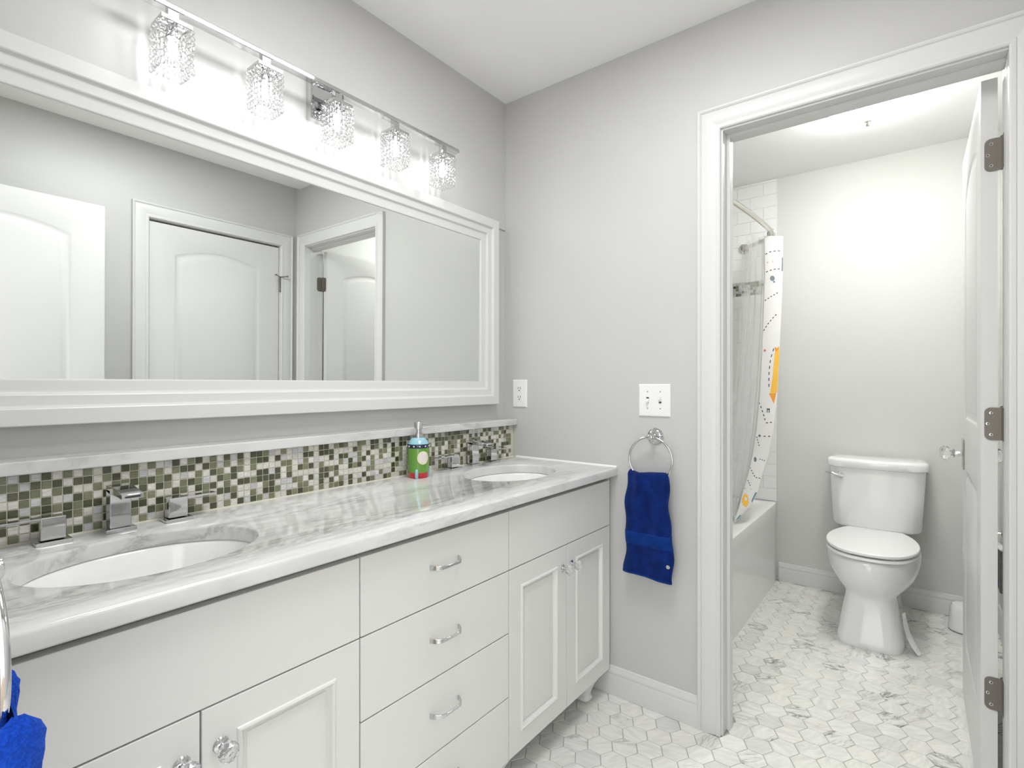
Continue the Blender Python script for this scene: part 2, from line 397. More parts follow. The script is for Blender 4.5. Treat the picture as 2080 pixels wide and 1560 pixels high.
# casing profile: u from inner edge outward, v = stand-off from the wall
CS = [(0, 0), (0, 0.0085), (0.004, 0.0115), (0.013, 0.0115), (0.0145, 0.0095), (0.020, 0.0105), (0.045, 0.0155), (0.060, 0.0135), (0.0625, 0.0115), (0.065, 0.0150), (0.069, 0.0175), (0.0735, 0.0175), (0.075, 0.015), (0.075, 0)]
def casing(parent, axis, wall, a0, a1, top, vdir):
    # axis: unit vector along the wall; a0<a1 inner edges; returns three mitred pieces as one frame
    A = Vector(axis); g = G()
    def pt(a, z): return A*a + (Vector((wall, 0, 0)) if abs(A.y) else Vector((0, wall, 0))) + Vector((0, 0, z))
    V = Vector(vdir)
    g.ext(CS, pt(a0, 0), pt(a0, top), -A, V, 0, 1.0)
    g.ext(CS, pt(a1, 0), pt(a1, top), A, V, 0, 1.0)
    g.ext(CS, pt(a0, top), pt(a1, top), (0, 0, 1), V, -1.0, 1.0)
    return put('casing', g, M['trim'], parent, smooth=20)

# panelled door leaf in local coords: x along width, y thickness (0..t), z up
def arch_poly(x0, x1, z0, z1, rise, n=14):
    pts = [(x0, z0), (x1, z0)]
    if rise <= 0: return pts+[(x1, z1), (x0, z1)]
    for i in range(n+1):
        a = i/n; x = x1+(x0-x1)*a
        pts.append((x, z1+rise*sin(pi*a)**0.9))
    return pts
def offset_poly(x0, x1, z0, z1, rise, d): return arch_poly(x0+d, x1-d, z0+d, z1-d, rise*(1-d*2.0))
def leaf_mesh(w, h, t, z0=0.008):
    bm = bmesh.new()
    panels = [(0.115, w-0.115, 1.06, h-0.155, 0.05), (0.115, w-0.115, 0.22, 0.88, 0.0)]
    steps = [(0, 0), (0.006, 0.003), (0.010, 0.0055), (0.020, 0.0065), (0.034, 0.0015), (0.040, 0.0005)]
    for side in (0, 1):
        Y = 0 if side == 0 else t; sg = 1 if side == 0 else -1
        # face with holes, via triangle fill
        loops = []
        outer = [(0, z0), (w, z0), (w, h), (0, h)]
        es = []
        def loop(pts, y):
            vs = [bm.verts.new((x, y, z)) for x, z in pts]
            e = [bm.edges.new((vs[i], vs[(i+1) % len(vs)])) for i in range(len(vs))]
            return vs, e
        vo, eo = loop(outer, Y); es += eo; hold = []
        for p in panels:
            vp, ep = loop(arch_poly(*p), Y); es += ep; hold.append((p, vp))
        bmesh.ops.triangle_fill(bm, use_beauty=True, use_dissolve=False, edges=es)
        for p, vp in hold:
            prev = vp
            for d, dep in steps[1:]:
                cur = [bm.verts.new((x, Y+sg*dep, z)) for x, z in offset_poly(*p[:4], p[4], d)]
                n = len(cur)
                for i in range(n): bm.faces.new((prev[i], prev[(i+1) % n], cur[(i+1) % n], cur[i]))
                prev = cur
            bm.faces.new(prev)
        if side == 0: v0 = vo
        else: v1 = vo
    for i in range(4): bm.faces.new((v0[i], v0[(i+1) % 4], v1[(i+1) % 4], v1[i]))
    bmesh.ops.recalc_face_normals(bm, faces=bm.faces)
    me = bpy.data.meshes.new('door_leaf'); bm.to_mesh(me); bm.free()
    me.materials.append(M['trim']); return me
LEAF = leaf_mesh(0.69, 2.035, 0.035)
def knob_set(parent, x, z, sides, t=0.035):
    # glass octagon knob on a tall rectangular plate, on the given faces
    for sd in sides:
        sg = -1 if sd == 0 else 1; y = 0 if sd == 0 else t
        g = G(); g.box(x-0.024, x+0.024, min(y, y+sg*0.006), max(y, y+sg*0.006), z-0.057, z+0.057)
        pl = put('knob_plate', g, M['nickel'], parent, bevel=0.003)
        ax = '-y' if sg < 0 else 'y'
        g = G().lathe([(0.011, 0.006), (0.009, 0.010), (0.008, 0.026), (0.016, 0.027), (0.018, 0.030), (0.016, 0.034), (0.010, 0.036)], (x, y, z), ax, 20)
        put('knob_stem', g, M['chrome'], pl)
        g = G().lathe([(0.009, 0.035), (0.016, 0.039), (0.026, 0.048), (0.028, 0.056), (0.024, 0.066), (0.014, 0.071)], (x, y, z), ax, 8)
        put('glass_knob', g, M['glassknob'], pl, smooth=0)
def hinge(parent, leafbox, pin, screws, name='hinge'):
    pass

# door_1: doorway to the toilet room, leaf standing open
d1 = empty('door_1'); d1['kind'] = 'structure'
casing(d1, (0, 1, 0), 0.0, OP1, OP0+0.006, 2.052, (-1, 0, 0))
casing(d1, (0, 1, 0), 0.115, OP1, OP0+0.006, 2.052, (1, 0, 0))
g = G()
g.box(0, 0.115, OP0, OP0+0.02, 0, 2.066); g.box(0, 0.115, OP1-0.02, OP1, 0, 2.066); g.box(0, 0.115, OP1, OP0, 2.046, 2.066)
g.box(0.042, 0.079, OP0-0.011, OP0, 0, 2.046); g.box(0.030, 0.079, OP1, OP1+0.0015, 0, 2.046); g.box(0.042, 0.079, OP1+0.0015, OP0-0.011, 2.035, 2.046)
put('jamb', g, M['trim'], d1, smooth=0, bevel=0.0015)
lf = put('door_leaf', LEAF, None, d1, smooth=30)
lf.location = (0.123, -1.632, 0); lf.rotation_euler = (0, 0, 0.005)
knob_set(lf, 0.69-0.062, 0.928, (0, 1))
def hinge_at(z, parent):
    # door leaf plate on the hinge edge, jamb plate, knuckles at the pin
    g = G(); y0, y1 = -1.643, -1.6045; x = 0.1215; hh = 0.045; r = 0.014
    pts = [(y0, z-hh), (y0, z+hh)] + [(y1-r+r*sin(a), z+hh-r+r*cos(a)) for a in [i*pi/12 for i in range(7)]] + [(y1-r+r*cos(a), z-hh+r-r*sin(a)) for a in [i*pi/12 for i in range(7)]]
    g.rings([[(x-0.0012, p, q) for p, q in pts], [(x+0.0012, p, q) for p, q in pts]])
    h = put('hinge', g, M['pewter'], parent, smooth=0)
    g = G(); pts2 = [(0.118, z-hh), (0.118, z+hh)] + [(0.080+r-r*sin(a), z+hh-r+r*cos(a)) for a in [i*pi/12 for i in range(7)]] + [(0.080+r-r*cos(a), z-hh+r-r*sin(a)) for a in [i*pi/12 for i in range(7)]]
    g.rings([[(p, OP1, q) for p, q in pts2], [(p, OP1+0.0016, q) for p, q in pts2]])
    put('jamb_plate', g, M['pewter'], h, smooth=0)
    g = G()
    for i in range(5):
        a = z-hh+i*0.018; g.lathe([(0.0055, a+0.0006), (0.0055, a+0.0174)], (0.1235, -1.6435, 0), 'z', 12)
    g.lathe([(0.0065, z+hh), (0.006, z+hh+0.003), (0.003, z+hh+0.005)], (0.1235, -1.6435, 0), 'z', 12)
    put('knuckle', g, M['pewter'], h)
    for dy, dz in ((-1.6185, 0.030), (-1.6115, 0), (-1.6185, -0.030)):
        s = G().lathe([(0.0048, 0), (0.0042, 0.0010), (0.0018, 0.0012)], (x-0.0011, dy, z+dz), '-x', 14)
        put('screw', s, M['nickel'], h)
        s = bx(x-0.0031, x-0.0022, dy-0.0024, dy+0.0024, z+dz-0.0006, z+dz+0.0006); s.box(x-0.0031, x-0.0022, dy-0.0006, dy+0.0006, z+dz-0.0024, z+dz+0.0024)
        put('screw_slot', s, M['dark'], h, smooth=0)
for z in (1.823, 1.080, 0.335): hinge_at(z, d1)

# door_2: closed door in the far wall (seen in the mirror)
d2 = empty('door_2'); d2['kind'] = 'structure'
casing(d2, (1, 0, 0), YF, -0.827, -0.105, 2.049, (0, 1, 0))
g = G(); g.box(-0.835, -0.823, YF-0.1, YF, 0, 2.057); g.box(-0.109, -0.097, YF-0.1, YF, 0, 2.057); g.box(-0.823, -0.109, YF-0.1, YF, 2.045, 2.057)
g.box(-0.823, -0.109, YF-0.095, YF-0.06, 0, 2.045)
put('jamb', g, M['trim'], d2, smooth=0)
l2 = put('door_leaf', LEAF.copy(), None, d2, smooth=30); l2.scale = (0.706/0.69, 1, 1); l2.location = (-0.819, YF-0.045, 0)
for z in (1.80, 1.08, 0.33):
    h = put('hinge', G().lathe([(0.0055, z-0.045), (0.0055, z+0.045), (0.007, z+0.047), (0.003, z+0.052)], (-0.110, YF+0.004, 0), 'z', 12), M['pewter'], d2)
    if z > 1.7:
        g = G().tube([(-0.150, YF+0.030, z+0.055), (-0.110, YF+0.010, z+0.050), (-0.078, YF+0.034, z+0.055)], 0.0032, 8)
        g.lathe([(0.007, 0), (0.007, 0.008)], (-0.150, YF+0.030, z+0.051), 'z', 10); g.lathe([(0.007, 0), (0.007, 0.008)], (-0.078, YF+0.034, z+0.051), 'z', 10)
        put('door_stop', g, M['pewter'], h)

# door_3: entry door, standing open along the far wall (seen in the mirror)
d3 = empty('door_3'); d3['kind'] = 'structure'
casing(d3, (0, 1, 0), XD, -1.625, -0.888, 2.040, (1, 0, 0))
g = G(); g.box(XD-0.115, XD, -0.888, -0.868, 0, 2.05); g.box(XD-0.115, XD, -1.645, -1.625, 0, 2.05); g.box(XD-0.115, XD, -1.625, -0.888, 2.03, 2.05)
put('jamb', g, M['trim'], d3, smooth=0)
l3 = put('door_leaf', LEAF.copy(), None, d3, smooth=30); l3.scale = (0.73/0.69, 1, 0.992); l3.location = (XD+0.025, -1.653, 0); 
knob_set(l3, 0.69-0.062, 0.93, (0, 1))

# ------------------------------------------------------------------ tiled end wall of the tub
tw = struct('wall_tub_end', bx(XB-0.006, XB-0.0005, -0.7775, -0.001, 0.47, H-0.001), M['grout_w'], smooth=0)
TH, TWd = 0.0745, 0.151
row = 0; z = 0.478
while z < H-0.002:
    if abs(z-1.7445) < 0.03 and row == 17:      # mosaic strip of five small rows
        for r in range(5):
            for c in range(46):
                y = -0.7765+c*0.0169
                mt = random.choices(['t_dark', 't_mid', 't_white', 't_grey'], [8, 26, 36, 24])[0]
                g = bx(XB-0.009, XB-0.005, y, y+0.0152, z+r*0.0168, z+r*0.0168+0.0152)
                if c < 30: put('mosaic_tile', g, M[mt], tw, smooth=0)
        z += 0.085; row += 1; continue
    off = (TWd/2 if row % 2 else 0)
    y = -0.7765-off
    while y < -0.002:
        a, b = max(y, -0.7765), min(y+TWd-0.0018, -0.002)
        if b-a > 0.01:
            put('tile', bx(XB-0.0085, XB-0.005, a, b, z, min(z+TH-0.0018, H-0.001)), M['subway'], tw, smooth=0, bevel=0.0008, bseg=1)
        y += TWd
    z += TH; row += 1

# ------------------------------------------------------------------ vanity
van = thing('vanity_cabinet', 'white painted double sink vanity with drawers between two door cupboards', 'vanity')
YC = -0.523
g = G()
g.box(-1.795, -0.020, -0.500, -0.485, 0.10, 0.828); g.box(-1.795, -0.020, -0.485, -0.012, 0.10, 0.118); g.box(-1.795, -0.020, -0.012, 0.0, 0.118, 0.828)
for xx in (-1.155, -0.643): g.box(xx-0.009, xx+0.009, -0.485, -0.012, 0.118, 0.828)
put('carcass', g, M['gap'], van, smooth=0)
g = G(); g.box(-1.80, -1.795, -0.5005, 0.0, 0.10, 0.838); g.box(-0.019, -0.013, YC+0.004, 0.0, 0.098, 0.838); g.box(-1.80, -0.013, -0.49, 0.0, 0.094, 0.100)
put('side_panel', g, M['cabinet'], van, smooth=0)
put('top_rail', bx(-1.80, -0.013, -0.503, -0.485, 0.80, 0.8395), M['gap'], van, smooth=0)
g = bx(-1.793, -1.7, YC, YC+0.02, 0.098, 0.823)
def front_panel(name, x0, x1, z0, z1, par=van):
    gp = 0.0016
    return put(name, bx(x0+gp, x1-gp, YC, YC+0.021, z0+gp, z1-gp), M['cabinet'], par, smooth=0, bevel=0.0012, bseg=2)
def pull(par, x, z):
    # bar pull: two angled feet and a flattened bowed bar
    g = G(); n = 24
    rs = []
    for i in range(n+1):
        a = -1+2*i/n; xx = x+a*0.050
        yo = YC-0.027*(1-abs(a)**5)-0.001
        w = 0.0034+0.003*abs(a)**2; th = 0.0018+0.0012*abs(a)**3
        t = 1 if abs(a) < 0.98 else 0.9
        rs.append([(xx, yo-th, z+w), (xx, yo-th, z-w), (xx, yo+th+0.004*abs(a)**4, z-w), (xx, yo+th+0.004*abs(a)**4, z+w)])
    g.rings(rs)
    put('handle', g, M['chrome'], par, smooth=40, bevel=0.0008)
def crystal_knob(par, x, z):
    k = put('knob', G().lathe([(0.0125, 0), (0.0135, 0.002), (0.012, 0.004), (0.008, 0.005), (0.0055, 0.007), (0.005, 0.013), (0.0075, 0.015), (0.009, 0.018)], (x, YC, z), '-y', 24), M['chrome'], par)
    g = G(); prof = [(0.008, 0.017), (0.0135, 0.021), (0.0168, 0.028), (0.0168, 0.033), (0.013, 0.040), (0.0065, 0.044)]
    rs = []
    for i, (r, h) in enumerate(prof):
        ph = (i % 2)*pi/10
        rs.append([(x+r*cos(2*pi*j/10+ph), YC-h, z+r*sin(2*pi*j/10+ph)) for j in range(10)])
    o = len(g.v)
    for r in rs: g.v += r
    for i in range(len(rs)-1):
        for j in range(10):
            a = i*10+j; b = i*10+(j+1) % 10; c = (i+1)*10+j; d = (i+1)*10+(j+1) % 10
            if i % 2 == 0: g.f += [(a, b, c), (b, d, c)]
            else: g.f += [(a, b, d), (a, d, c)]
    g.f.append(tuple(range(10))); g.f.append(tuple(50+j for j in range(10)))
    put('crystal', g, M['glassknob'], k, smooth=0)
def raised_door(x0, x1, z0, z1, kx):
    gp = 0.0016; x0 += gp; x1 -= gp; z0 += gp; z1 -= gp
    st = 0.058
    g = G(); y = YC
    rings = []
    for d, dep in ((0, 0.021), (0, 0.001), (0.001, 0), (st-0.002, 0), (st, -0.0025), (st+0.004, -0.0042), (st+0.008, -0.0015), (st+0.011, 0.005), (st+0.014, 0.0085), (st+0.018, 0.0085), (st+0.019, 0.0062), (st+0.040, 0.0045)):
        rings.append([(x0+d, y+dep, z0+d), (x1-d, y+dep, z0+d), (x1-d, y+dep, z1-d), (x0+d, y+dep, z1-d)])
    g.rings(rings)
    dr = put('cabinet_door', g, M['cabinet'], van, smooth=0)
    crystal_knob(dr, kx, 0.578)
for (a, b) in ((-1.793, -1.155), (-0.643, -0.016)):
    front_panel('false_front', a, b, 0.650, 0.823)
raised_door(-1.793, -1.468, 0.098, 0.650, -1.497); raised_door(-1.468, -1.155, 0.098, 0.650, -1.437)
raised_door(-0.643, -0.3265, 0.098, 0.650, -0.357); raised_door(-0.3265, -0.016, 0.098, 0.650, -0.301)
for i, (a, b) in enumerate(((0.650, 0.823), (0.469, 0.650), (0.284, 0.469), (0.098, 0.284))):
    dr = front_panel('drawer', -1.155, -0.643, a, b); pull(dr, -0.905, (a+b)/2+0.008)
def foot(x, y):
    g = G(); rs = []
    for z, r in ((0.0, 0.017), (0.006, 0.026), (0.012, 0.028), (0.022, 0.022), (0.035, 0.024), (0.06, 0.034), (0.08, 0.046), (0.0945, 0.052)):
        rs.append([(x+r*(abs(cos(t))**0.6)*(1 if cos(t) > 0 else -1), y+r*(abs(sin(t))**0.6)*(1 if sin(t) > 0 else -1), z) for t in [2*pi*j/20 for j in range(20)]])
    put('foot', g.rings(rs), M['cabinet'], van, smooth=40)
for x in (-0.105, -0.643, -1.155, -1.70): foot(x, -0.462)
foot(-0.105, -0.08); foot(-1.70, -0.08)

# countertop with two oval cut-outs
SINKS = [(-1.469, -0.298), (-0.338, -0.290)]; SA, SB = 0.194, 0.146
def counter():
    bm = bmesh.new(); X0, X1, Y0, Y1 = XD+0.002, -0.001, -0.549, 0.004; ZT, ZB = 0.871, 0.840
    def loop(pts, z):
        vs = [bm.verts.new((x, y, z)) for x, y in pts]; es = [bm.edges.new((vs[i], vs[(i+1) % len(vs)])) for i in range(len(vs))]; return vs, es
    def ell(c, d): return [(c[0]+(SA+d)*cos(2*pi*i/72), c[1]+(SB+d)*sin(2*pi*i/72)) for i in range(72)]
    def rect(d): return [(X0, Y0+d), (X1, Y0+d), (X1, Y1), (X0, Y1)]
    # rings of the outside: only the front edge is rounded
    prof = [(0.006, ZT), (0.003, ZT-0.0008), (0.001, ZT-0.003), (0, ZT-0.006), (0, ZB+0.003), (0.003, ZB)]
    vt, et = loop(rect(prof[0][0]), ZT); es = list(et); holes = []
    for c in SINKS:
        v, e = loop(ell(c, 0.005), ZT); es += e; holes.append((c, v))
    bmesh.ops.triangle_fill(bm, use_beauty=True, edges=es)
    prev = vt
    for d, z in prof[1:]:
        cur = [bm.verts.new((x, y, z)) for x, y in rect(d)]
        for i in range(4): bm.faces.new((prev[i], prev[(i+1) % 4], cur[(i+1) % 4], cur[i]))
        prev = cur
    eb = [bm.edges.get((prev[i], prev[(i+1) % 4])) for i in range(4)]
    for c, v in holes:
        p = v
        for d, z in ((0.002, ZT-0.0008), (0.0005, ZT-0.003), (0, ZT-0.006), (0, ZB)):
            cur = [bm.verts.new((x, y, z)) for x, y in ell(c, d)]
            for i in range(72): bm.faces.new((p[i], p[(i+1) % 72], cur[(i+1) % 72], cur[i]))
            p = cur
        eb += [bm.edges.get((p[i], p[(i+1) % 72])) for i in range(72)]
    bmesh.ops.triangle_fill(bm, use_beauty=True, edges=eb)
    bmesh.ops.recalc_face_normals(bm, faces=bm.faces)
    me = bpy.data.meshes.new('countertop'); bm.to_mesh(me); bm.free(); me.materials.append(M['counter']); return me
ct = put('countertop', counter(), None, None, smooth=40)
tag(ct, 'long grey-veined white marble countertop with two oval cut-outs', 'countertop')
put('caulk_line', G().ext([(0, 0), (0.006, 0), (0.001, 0.006), (0, 0.006)], (-0.0005, -0.545, 0.871), (-0.0005, -0.06, 0.871), (-1, 0, 0), (0, 0, 1)), M['caulk'], ct, smooth=0)
put('back_caulk', G().ext([(0, 0), (0.004, 0), (0, 0.004)], (XD+0.01, -0.046, 0.871), (-0.002, -0.046, 0.871), (0, -1, 0), (0, 0, 1)), M['grout_m'], ct, smooth=0)

for i, c in enumerate(SINKS):
    g = G(); rs = []
    def e(a, b, z): return [(c[0]+a*cos(2*pi*j/64), c[1]+b*sin(2*pi*j/64), z) for j in range(64)]
    rs = [e(SA+0.018, SB+0.018, 0.8395), e(SA+0.003, SB+0.003, 0.8395), e(SA-0.002, SB-0.002, 0.832), e(SA-0.010, SB-0.009, 0.800), e(SA-0.028, SB-0.022, 0.760), e(SA-0.065, SB-0.05, 0.725), e(0.07, 0.055, 0.707), e(0.024, 0.024, 0.702)]
    inner = list(rs)
    outer = [e(0.03, 0.03, 0.690), e(0.08, 0.062, 0.695), e(SA-0.055, SB-0.04, 0.713), e(SA-0.018, SB-0.012, 0.752), e(SA+0.002, SB+0.003, 0.800), e(SA+0.018, SB+0.018, 0.830)]
    g.rings(rs[::-1]+outer[::-1], cap0=True, cap1=False)
    g = G(); g.rings(inner, cap0=False, cap1=True); g.rings([inner[0]]+outer[::-1], cap0=False, cap1=True)
    s = put('sink', g, M['porcelain'], None, smooth=60)
    tag(s, ['white oval undermount basin in front of the faucet at the left end', 'white oval undermount basin at the wall end of the counter'][i], 'sink', 'undermount basins')
    put('drain', G().lathe([(0.022, 0), (0.022, 0.003), (0.017, 0.0035), (0.016, 0.001), (0.006, 0.004)], (c[0], c[1], 0.7022), 'z', 28), M['chrome'], s)

# ------------------------------------------------------------------ backsplash
bs = thing('backsplash', 'green and cream glass mosaic backsplash under a marble ledge', 'backsplash')
YT = -0.047
put('grout_bed', bx(XD+0.003, -0.002, YT+0.0018, 0.006, 0.8715, 1.0105), M['grout_m'], bs, smooth=0)
g = bx(XD+0.003, -0.001, -0.067, 0.006, 1.0105, 1.0375)
put('ledge', g, M['counter'], bs, smooth=0, bevel=0.003, bseg=3)
PM = 0.01695; cols = int((1.81)/PM); pat = {}
keys = ['t_dark', 't_mid', 't_white', 't_grey']
rowstart = 0.8745
tm = {}
for k in keys:
    g = G(); s_ = 0.0149
    rs = []
    for d, y in ((0, 0.003), (0, 0.0006), (0.0006, 0)):
        rs.append([(d, y, d), (s_-d, y, d), (s_-d, y, s_-d), (d, y, s_-d)])
    g.rings(rs, cap0=False); me = g.mesh('tile'); fixn(me); me.materials.append(M[k]); tm[k] = (me, g)
# the first columns follow the photograph (rows from the top), D dark, M sage, W cream, G grey
PAT = ['WMWMWDWD', 'MMGWDMDW', 'GMDWDWWM', 'DGDMGDWW', 'GDMGMWDW', 'DMWDDMWM', 'WDMWMWMW', 'MWDGDDWM', 'WDWDMMWD', 'MDWMDWMG', 'WWMWDGWM', 'DMWDWMDW', 'WDMMWDMM', 'DWMWDMWD', 'MMDWWDMW', 'WGMDMDWM',
       'MWDWMWDG', 'WMMDWDMW', 'GWDMWMWD', 'DMWWDDMW', 'WDGMMWDM', 'MDWDWGMD', 'DWMMDWWM', 'WDWGMMDW', 'MMDWDWMD', 'WGMDWDWW', 'DMWMMDGM', 'GWDDWMDW', 'DMMWDWWD']
rg = {k: G() for k in keys}
cnt = 0
for c in range(cols):
    x = -1.664+PM*c
    for r in range(8):
        z = rowstart+PM*(7-r)
        if x > -0.006-0.0149: continue
        if c < len(PAT): k = dict(D='t_dark', M='t_mid', W='t_white', G='t_grey')[PAT[c][r]]
        else:
            k = random.choices(keys, [28, 27, 33, 12])[0]
        jx, jz = random.uniform(-0.0003, 0.0003), random.uniform(-0.0003, 0.0003)
        if c < 37:
            o = bpy.data.objects.new('tile', tm[k][0]); COL.objects.link(o); o.parent = bs; o.location = (x+jx, YT+random.uniform(-0.0003, 0.0002), z+jz); cnt += 1
        else:
            rg[k].add([(a+x+jx, b+YT, cc+z+jz) for a, b, cc in tm[k][1].v], tm[k][1].f)
for c in range(1, 10):
    x = -1.664-PM*c
    for r in range(8):
        k = random.choices(keys, [28, 27, 33, 12])[0]; z = rowstart+PM*(7-r)
        rg[k].add([(a+x, b+YT, cc+z) for a, b, cc in tm[k][1].v], tm[k][1].f)
o = None
G_all = G(); mats = []; fm = []
for i, k in enumerate(keys):
    G_all.add(rg[k].v, rg[k].f); fm += [i]*len(rg[k].f); mats.append(M[k])
me = G_all.mesh('tile_field'); 
for m_ in mats: me.materials.append(m_)
me.polygons.foreach_set('material_index', fm); fixn(me)
o = put('tile_field', me, None, bs, smooth=0); o['kind'] = 'stuff'

# ------------------------------------------------------------------ faucets
def rbox(name, x0, x1, y0, y1, z0, z1, mat, par, bev=0.002):
    return put(name, bx(x0, x1, y0, y1, z0, z1), mat, par, smooth=0, bevel=bev, bseg=3)
def faucet(cx, label):
    f = thing('faucet', label, 'faucet', 'widespread chrome faucets'); z = 0.871; yb = -0.080
    sp = rbox('spout', cx-0.0195, cx+0.0195, yb-0.014, yb+0.014, z+0.008, z+0.092, M['chrome'], f)
    rbox('base_plate', cx-0.028, cx+0.028, yb-0.022, yb+0.022, z, z+0.008, M['chrome'], sp, 0.0015)
    g = G(); w = 0.0195
    rs = []
    for y, zt, zb in ((yb+0.014, 0.100, 0.086), (yb-0.010, 0.101, 0.082), (yb-0.030, 0.099, 0.083), (yb-0.065, 0.094, 0.082), (yb-0.088, 0.090, 0.080)):
        rs.append([(cx-w, y, z+zb), (cx+w, y, z+zb), (cx+w, y, z+zt), (cx-w, y, z+zt)])
    put('spout_head', g.rings(rs), M['chrome'], sp, smooth=30, bevel=0.0015)
    put('spout_mouth', bx(cx-0.014, cx+0.014, yb-0.0885, yb-0.086, z+0.0828, z+0.0868), M['dark'], sp, smooth=0, bevel=0.001)
    for sg in (-1, 1):
        hx = cx+sg*0.112
        h = rbox('handle', hx-0.020, hx+0.020, yb-0.0145, yb+0.0125, z+0.008, z+0.054, M['chrome'], f)
        rbox('base_plate', hx-0.029, hx+0.029, yb-0.024, yb+0.022, z, z+0.007, M['chrome'], h, 0.0015)
        a, b = (hx-0.085, hx-0.018) if sg < 0 else (hx+0.018, hx+0.085)
        rbox('lever', a, b, yb-0.013, yb+0.011, z+0.0485, z+0.0535, M['chrome'], h, 0.0012)
    return f
faucet(-1.458, 'chrome square faucet with two lever handles behind the left basin')
faucet(-0.305, 'chrome square faucet with two lever handles behind the basin by the wall')

# ------------------------------------------------------------------ soap dispenser
sd = thing('soap_dispenser', 'green ceramic rocket soap dispenser with chrome pump', 'soap dispenser')
sx, sy, z0 = 0.0, 0.0, 0.0
sd.location = (-0.611, -0.1035, 0.8712); sd.scale = (1.36, 1.36, 1.36)
put('base_band', G().lathe([(0.0235, 0), (0.0248, 0.002), (0.0262, 0.014)], (sx, sy, z0), 'z', 40), M['soap_red'], sd)
put('body', G().lathe([(0.0262, 0.014), (0.0272, 0.030), (0.0275, 0.055), (0.0272, 0.075)], (sx, sy, z0), 'z', 40), M['soap_green'], sd)
nb = put('collar_band', G().lathe([(0.0272, 0.0745), (0.0282, 0.077), (0.0282, 0.082), (0.0268, 0.0845)], (sx, sy, z0), 'z', 40), M['soap_navy'], sd)
put('dome', G().lathe([(0.0262, 0.084), (0.0225, 0.092), (0.017, 0.0985), (0.0125, 0.100)], (sx, sy, z0), 'z', 40), M['soap_sky'], sd)
put('pump', G().lathe([(0.0125, 0.099), (0.0125, 0.1105), (0.0085, 0.1108), (0.0085, 0.1205), (0.0105, 0.121), (0.0105, 0.1375), (0.0095, 0.139), (0.004, 0.1395)], (sx, sy, z0), 'z', 32), M['chrome'], sd)
put('nozzle', G().tube([(sx, sy, z0+0.134), (sx+0.014, sy-0.006, z0+0.134), (sx+0.030, sy-0.012, z0+0.131)], 0.0028, 10), M['chrome'], sd)
for k in range(12):
    a = 2*pi*k/12+radians(235); c = (sx+0.0282*cos(a), sy+0.0282*sin(a), z0+0.0795)
    put('dot', G().lathe([(0.0001, 0.0022), (0.0014, 0.0016), (0.002, 0), (0.0014, -0.0016), (0.0001, -0.0022)], c, 'z', 10), M['soap_cream'], nb)
for k in range(3):
    a = radians(218)+2*pi*k/3 if k != 1 else radians(338)
    d = Vector((cos(a), sin(a), 0)); t = Vector((-sin(a), cos(a), 0)); c = Vector((sx, sy, z0)); rs = []
    for zz, o_, w in ((0.0, 0.0300, 0.0036), (0.003, 0.0312, 0.0042), (0.016, 0.0318, 0.0042), (0.0215, 0.0300, 0.0036), (0.0235, 0.027, 0.002)):
        rs.append([tuple(c+d*(o_-0.006+0.006*cos(q))+t*(w*sin(q))+Vector((0, 0, zz))) for q in [2*pi*j/12 for j in range(12)]])
    put('fin', G().rings(rs), M['soap_sky'], sd, smooth=60)
def disc_on_cyl(az, zc, r, R, th, mat, name, par, n=28):
    g = G(); rings = []
    for rr, dR in ((r, 0.0), (r*0.98, th), (r*0.5, th), (0.0004, th)):
        rings.append([(sx+(R+dR)*cos(az+rr*cos(q)/R), sy+(R+dR)*sin(az+rr*cos(q)/R), z0+zc+rr*sin(q)*1.12) for q in [2*pi*j/n for j in range(n)]])
    return put(name, g.rings(rings, cap0=False), mat, par, smooth=60)
az = radians(253)
rim = disc_on_cyl(az, 0.051, 0.0150, 0.0272, 0.0012, M['soap_rim'], 'porthole', sd)
disc_on_cyl(az, 0.051, 0.0135, 0.0279, 0.0010, M['soap_cream'], 'porthole_pane', rim)
for q in range(5):
    a2 = radians(90+72*q+20)
    disc_on_cyl(az+0.0115*cos(a2)/0.0285, 0.051+0.0125*sin(a2), 0.0011, 0.0287, 0.0006, M['ink_beige'], 'rivet', rim, 8)

# ------------------------------------------------------------------ mirror
mir = thing('wall_mirror', 'long white stepped frame mirror above the vanity', 'mirror')
X0, X1, Z0, Z1 = -1.765, -0.086, 1.104, 1.889
MP = [(0, 0), (0.0, 0.032), (0.002, 0.034), (0.034, 0.034), (0.0365, 0.0325), (0.038, 0.028), (0.0415, 0.0245), (0.046, 0.0235), (0.062, 0.0235), (0.0645, 0.022), (0.066, 0.0185), (0.0695, 0.0155), (0.074, 0.0145), (0.092, 0.0145), (0.0955, 0.013), (0.097, 0.008), (0.097, 0)]
g = G()
for i in range(4):
    pass
def frame_rings():
    g = G(); rs = []
    for u, v in MP:
        rs.append([(X0+u, -v, Z0+u), (X1-u, -v, Z0+u), (X1-u, -v, Z1-u), (X0+u, -v, Z1-u)])
    o = 0
    for r in rs: g.v += r
    n = len(rs)
    for i in range(n):
        a = i*4; b = ((i+1) % n)*4
        for j in range(4):
            k = (j+1) % 4; g.f.append((a+j, a+k, b+k, b+j))
    return g
put('frame', frame_rings(), M['trim'], mir, smooth=30)
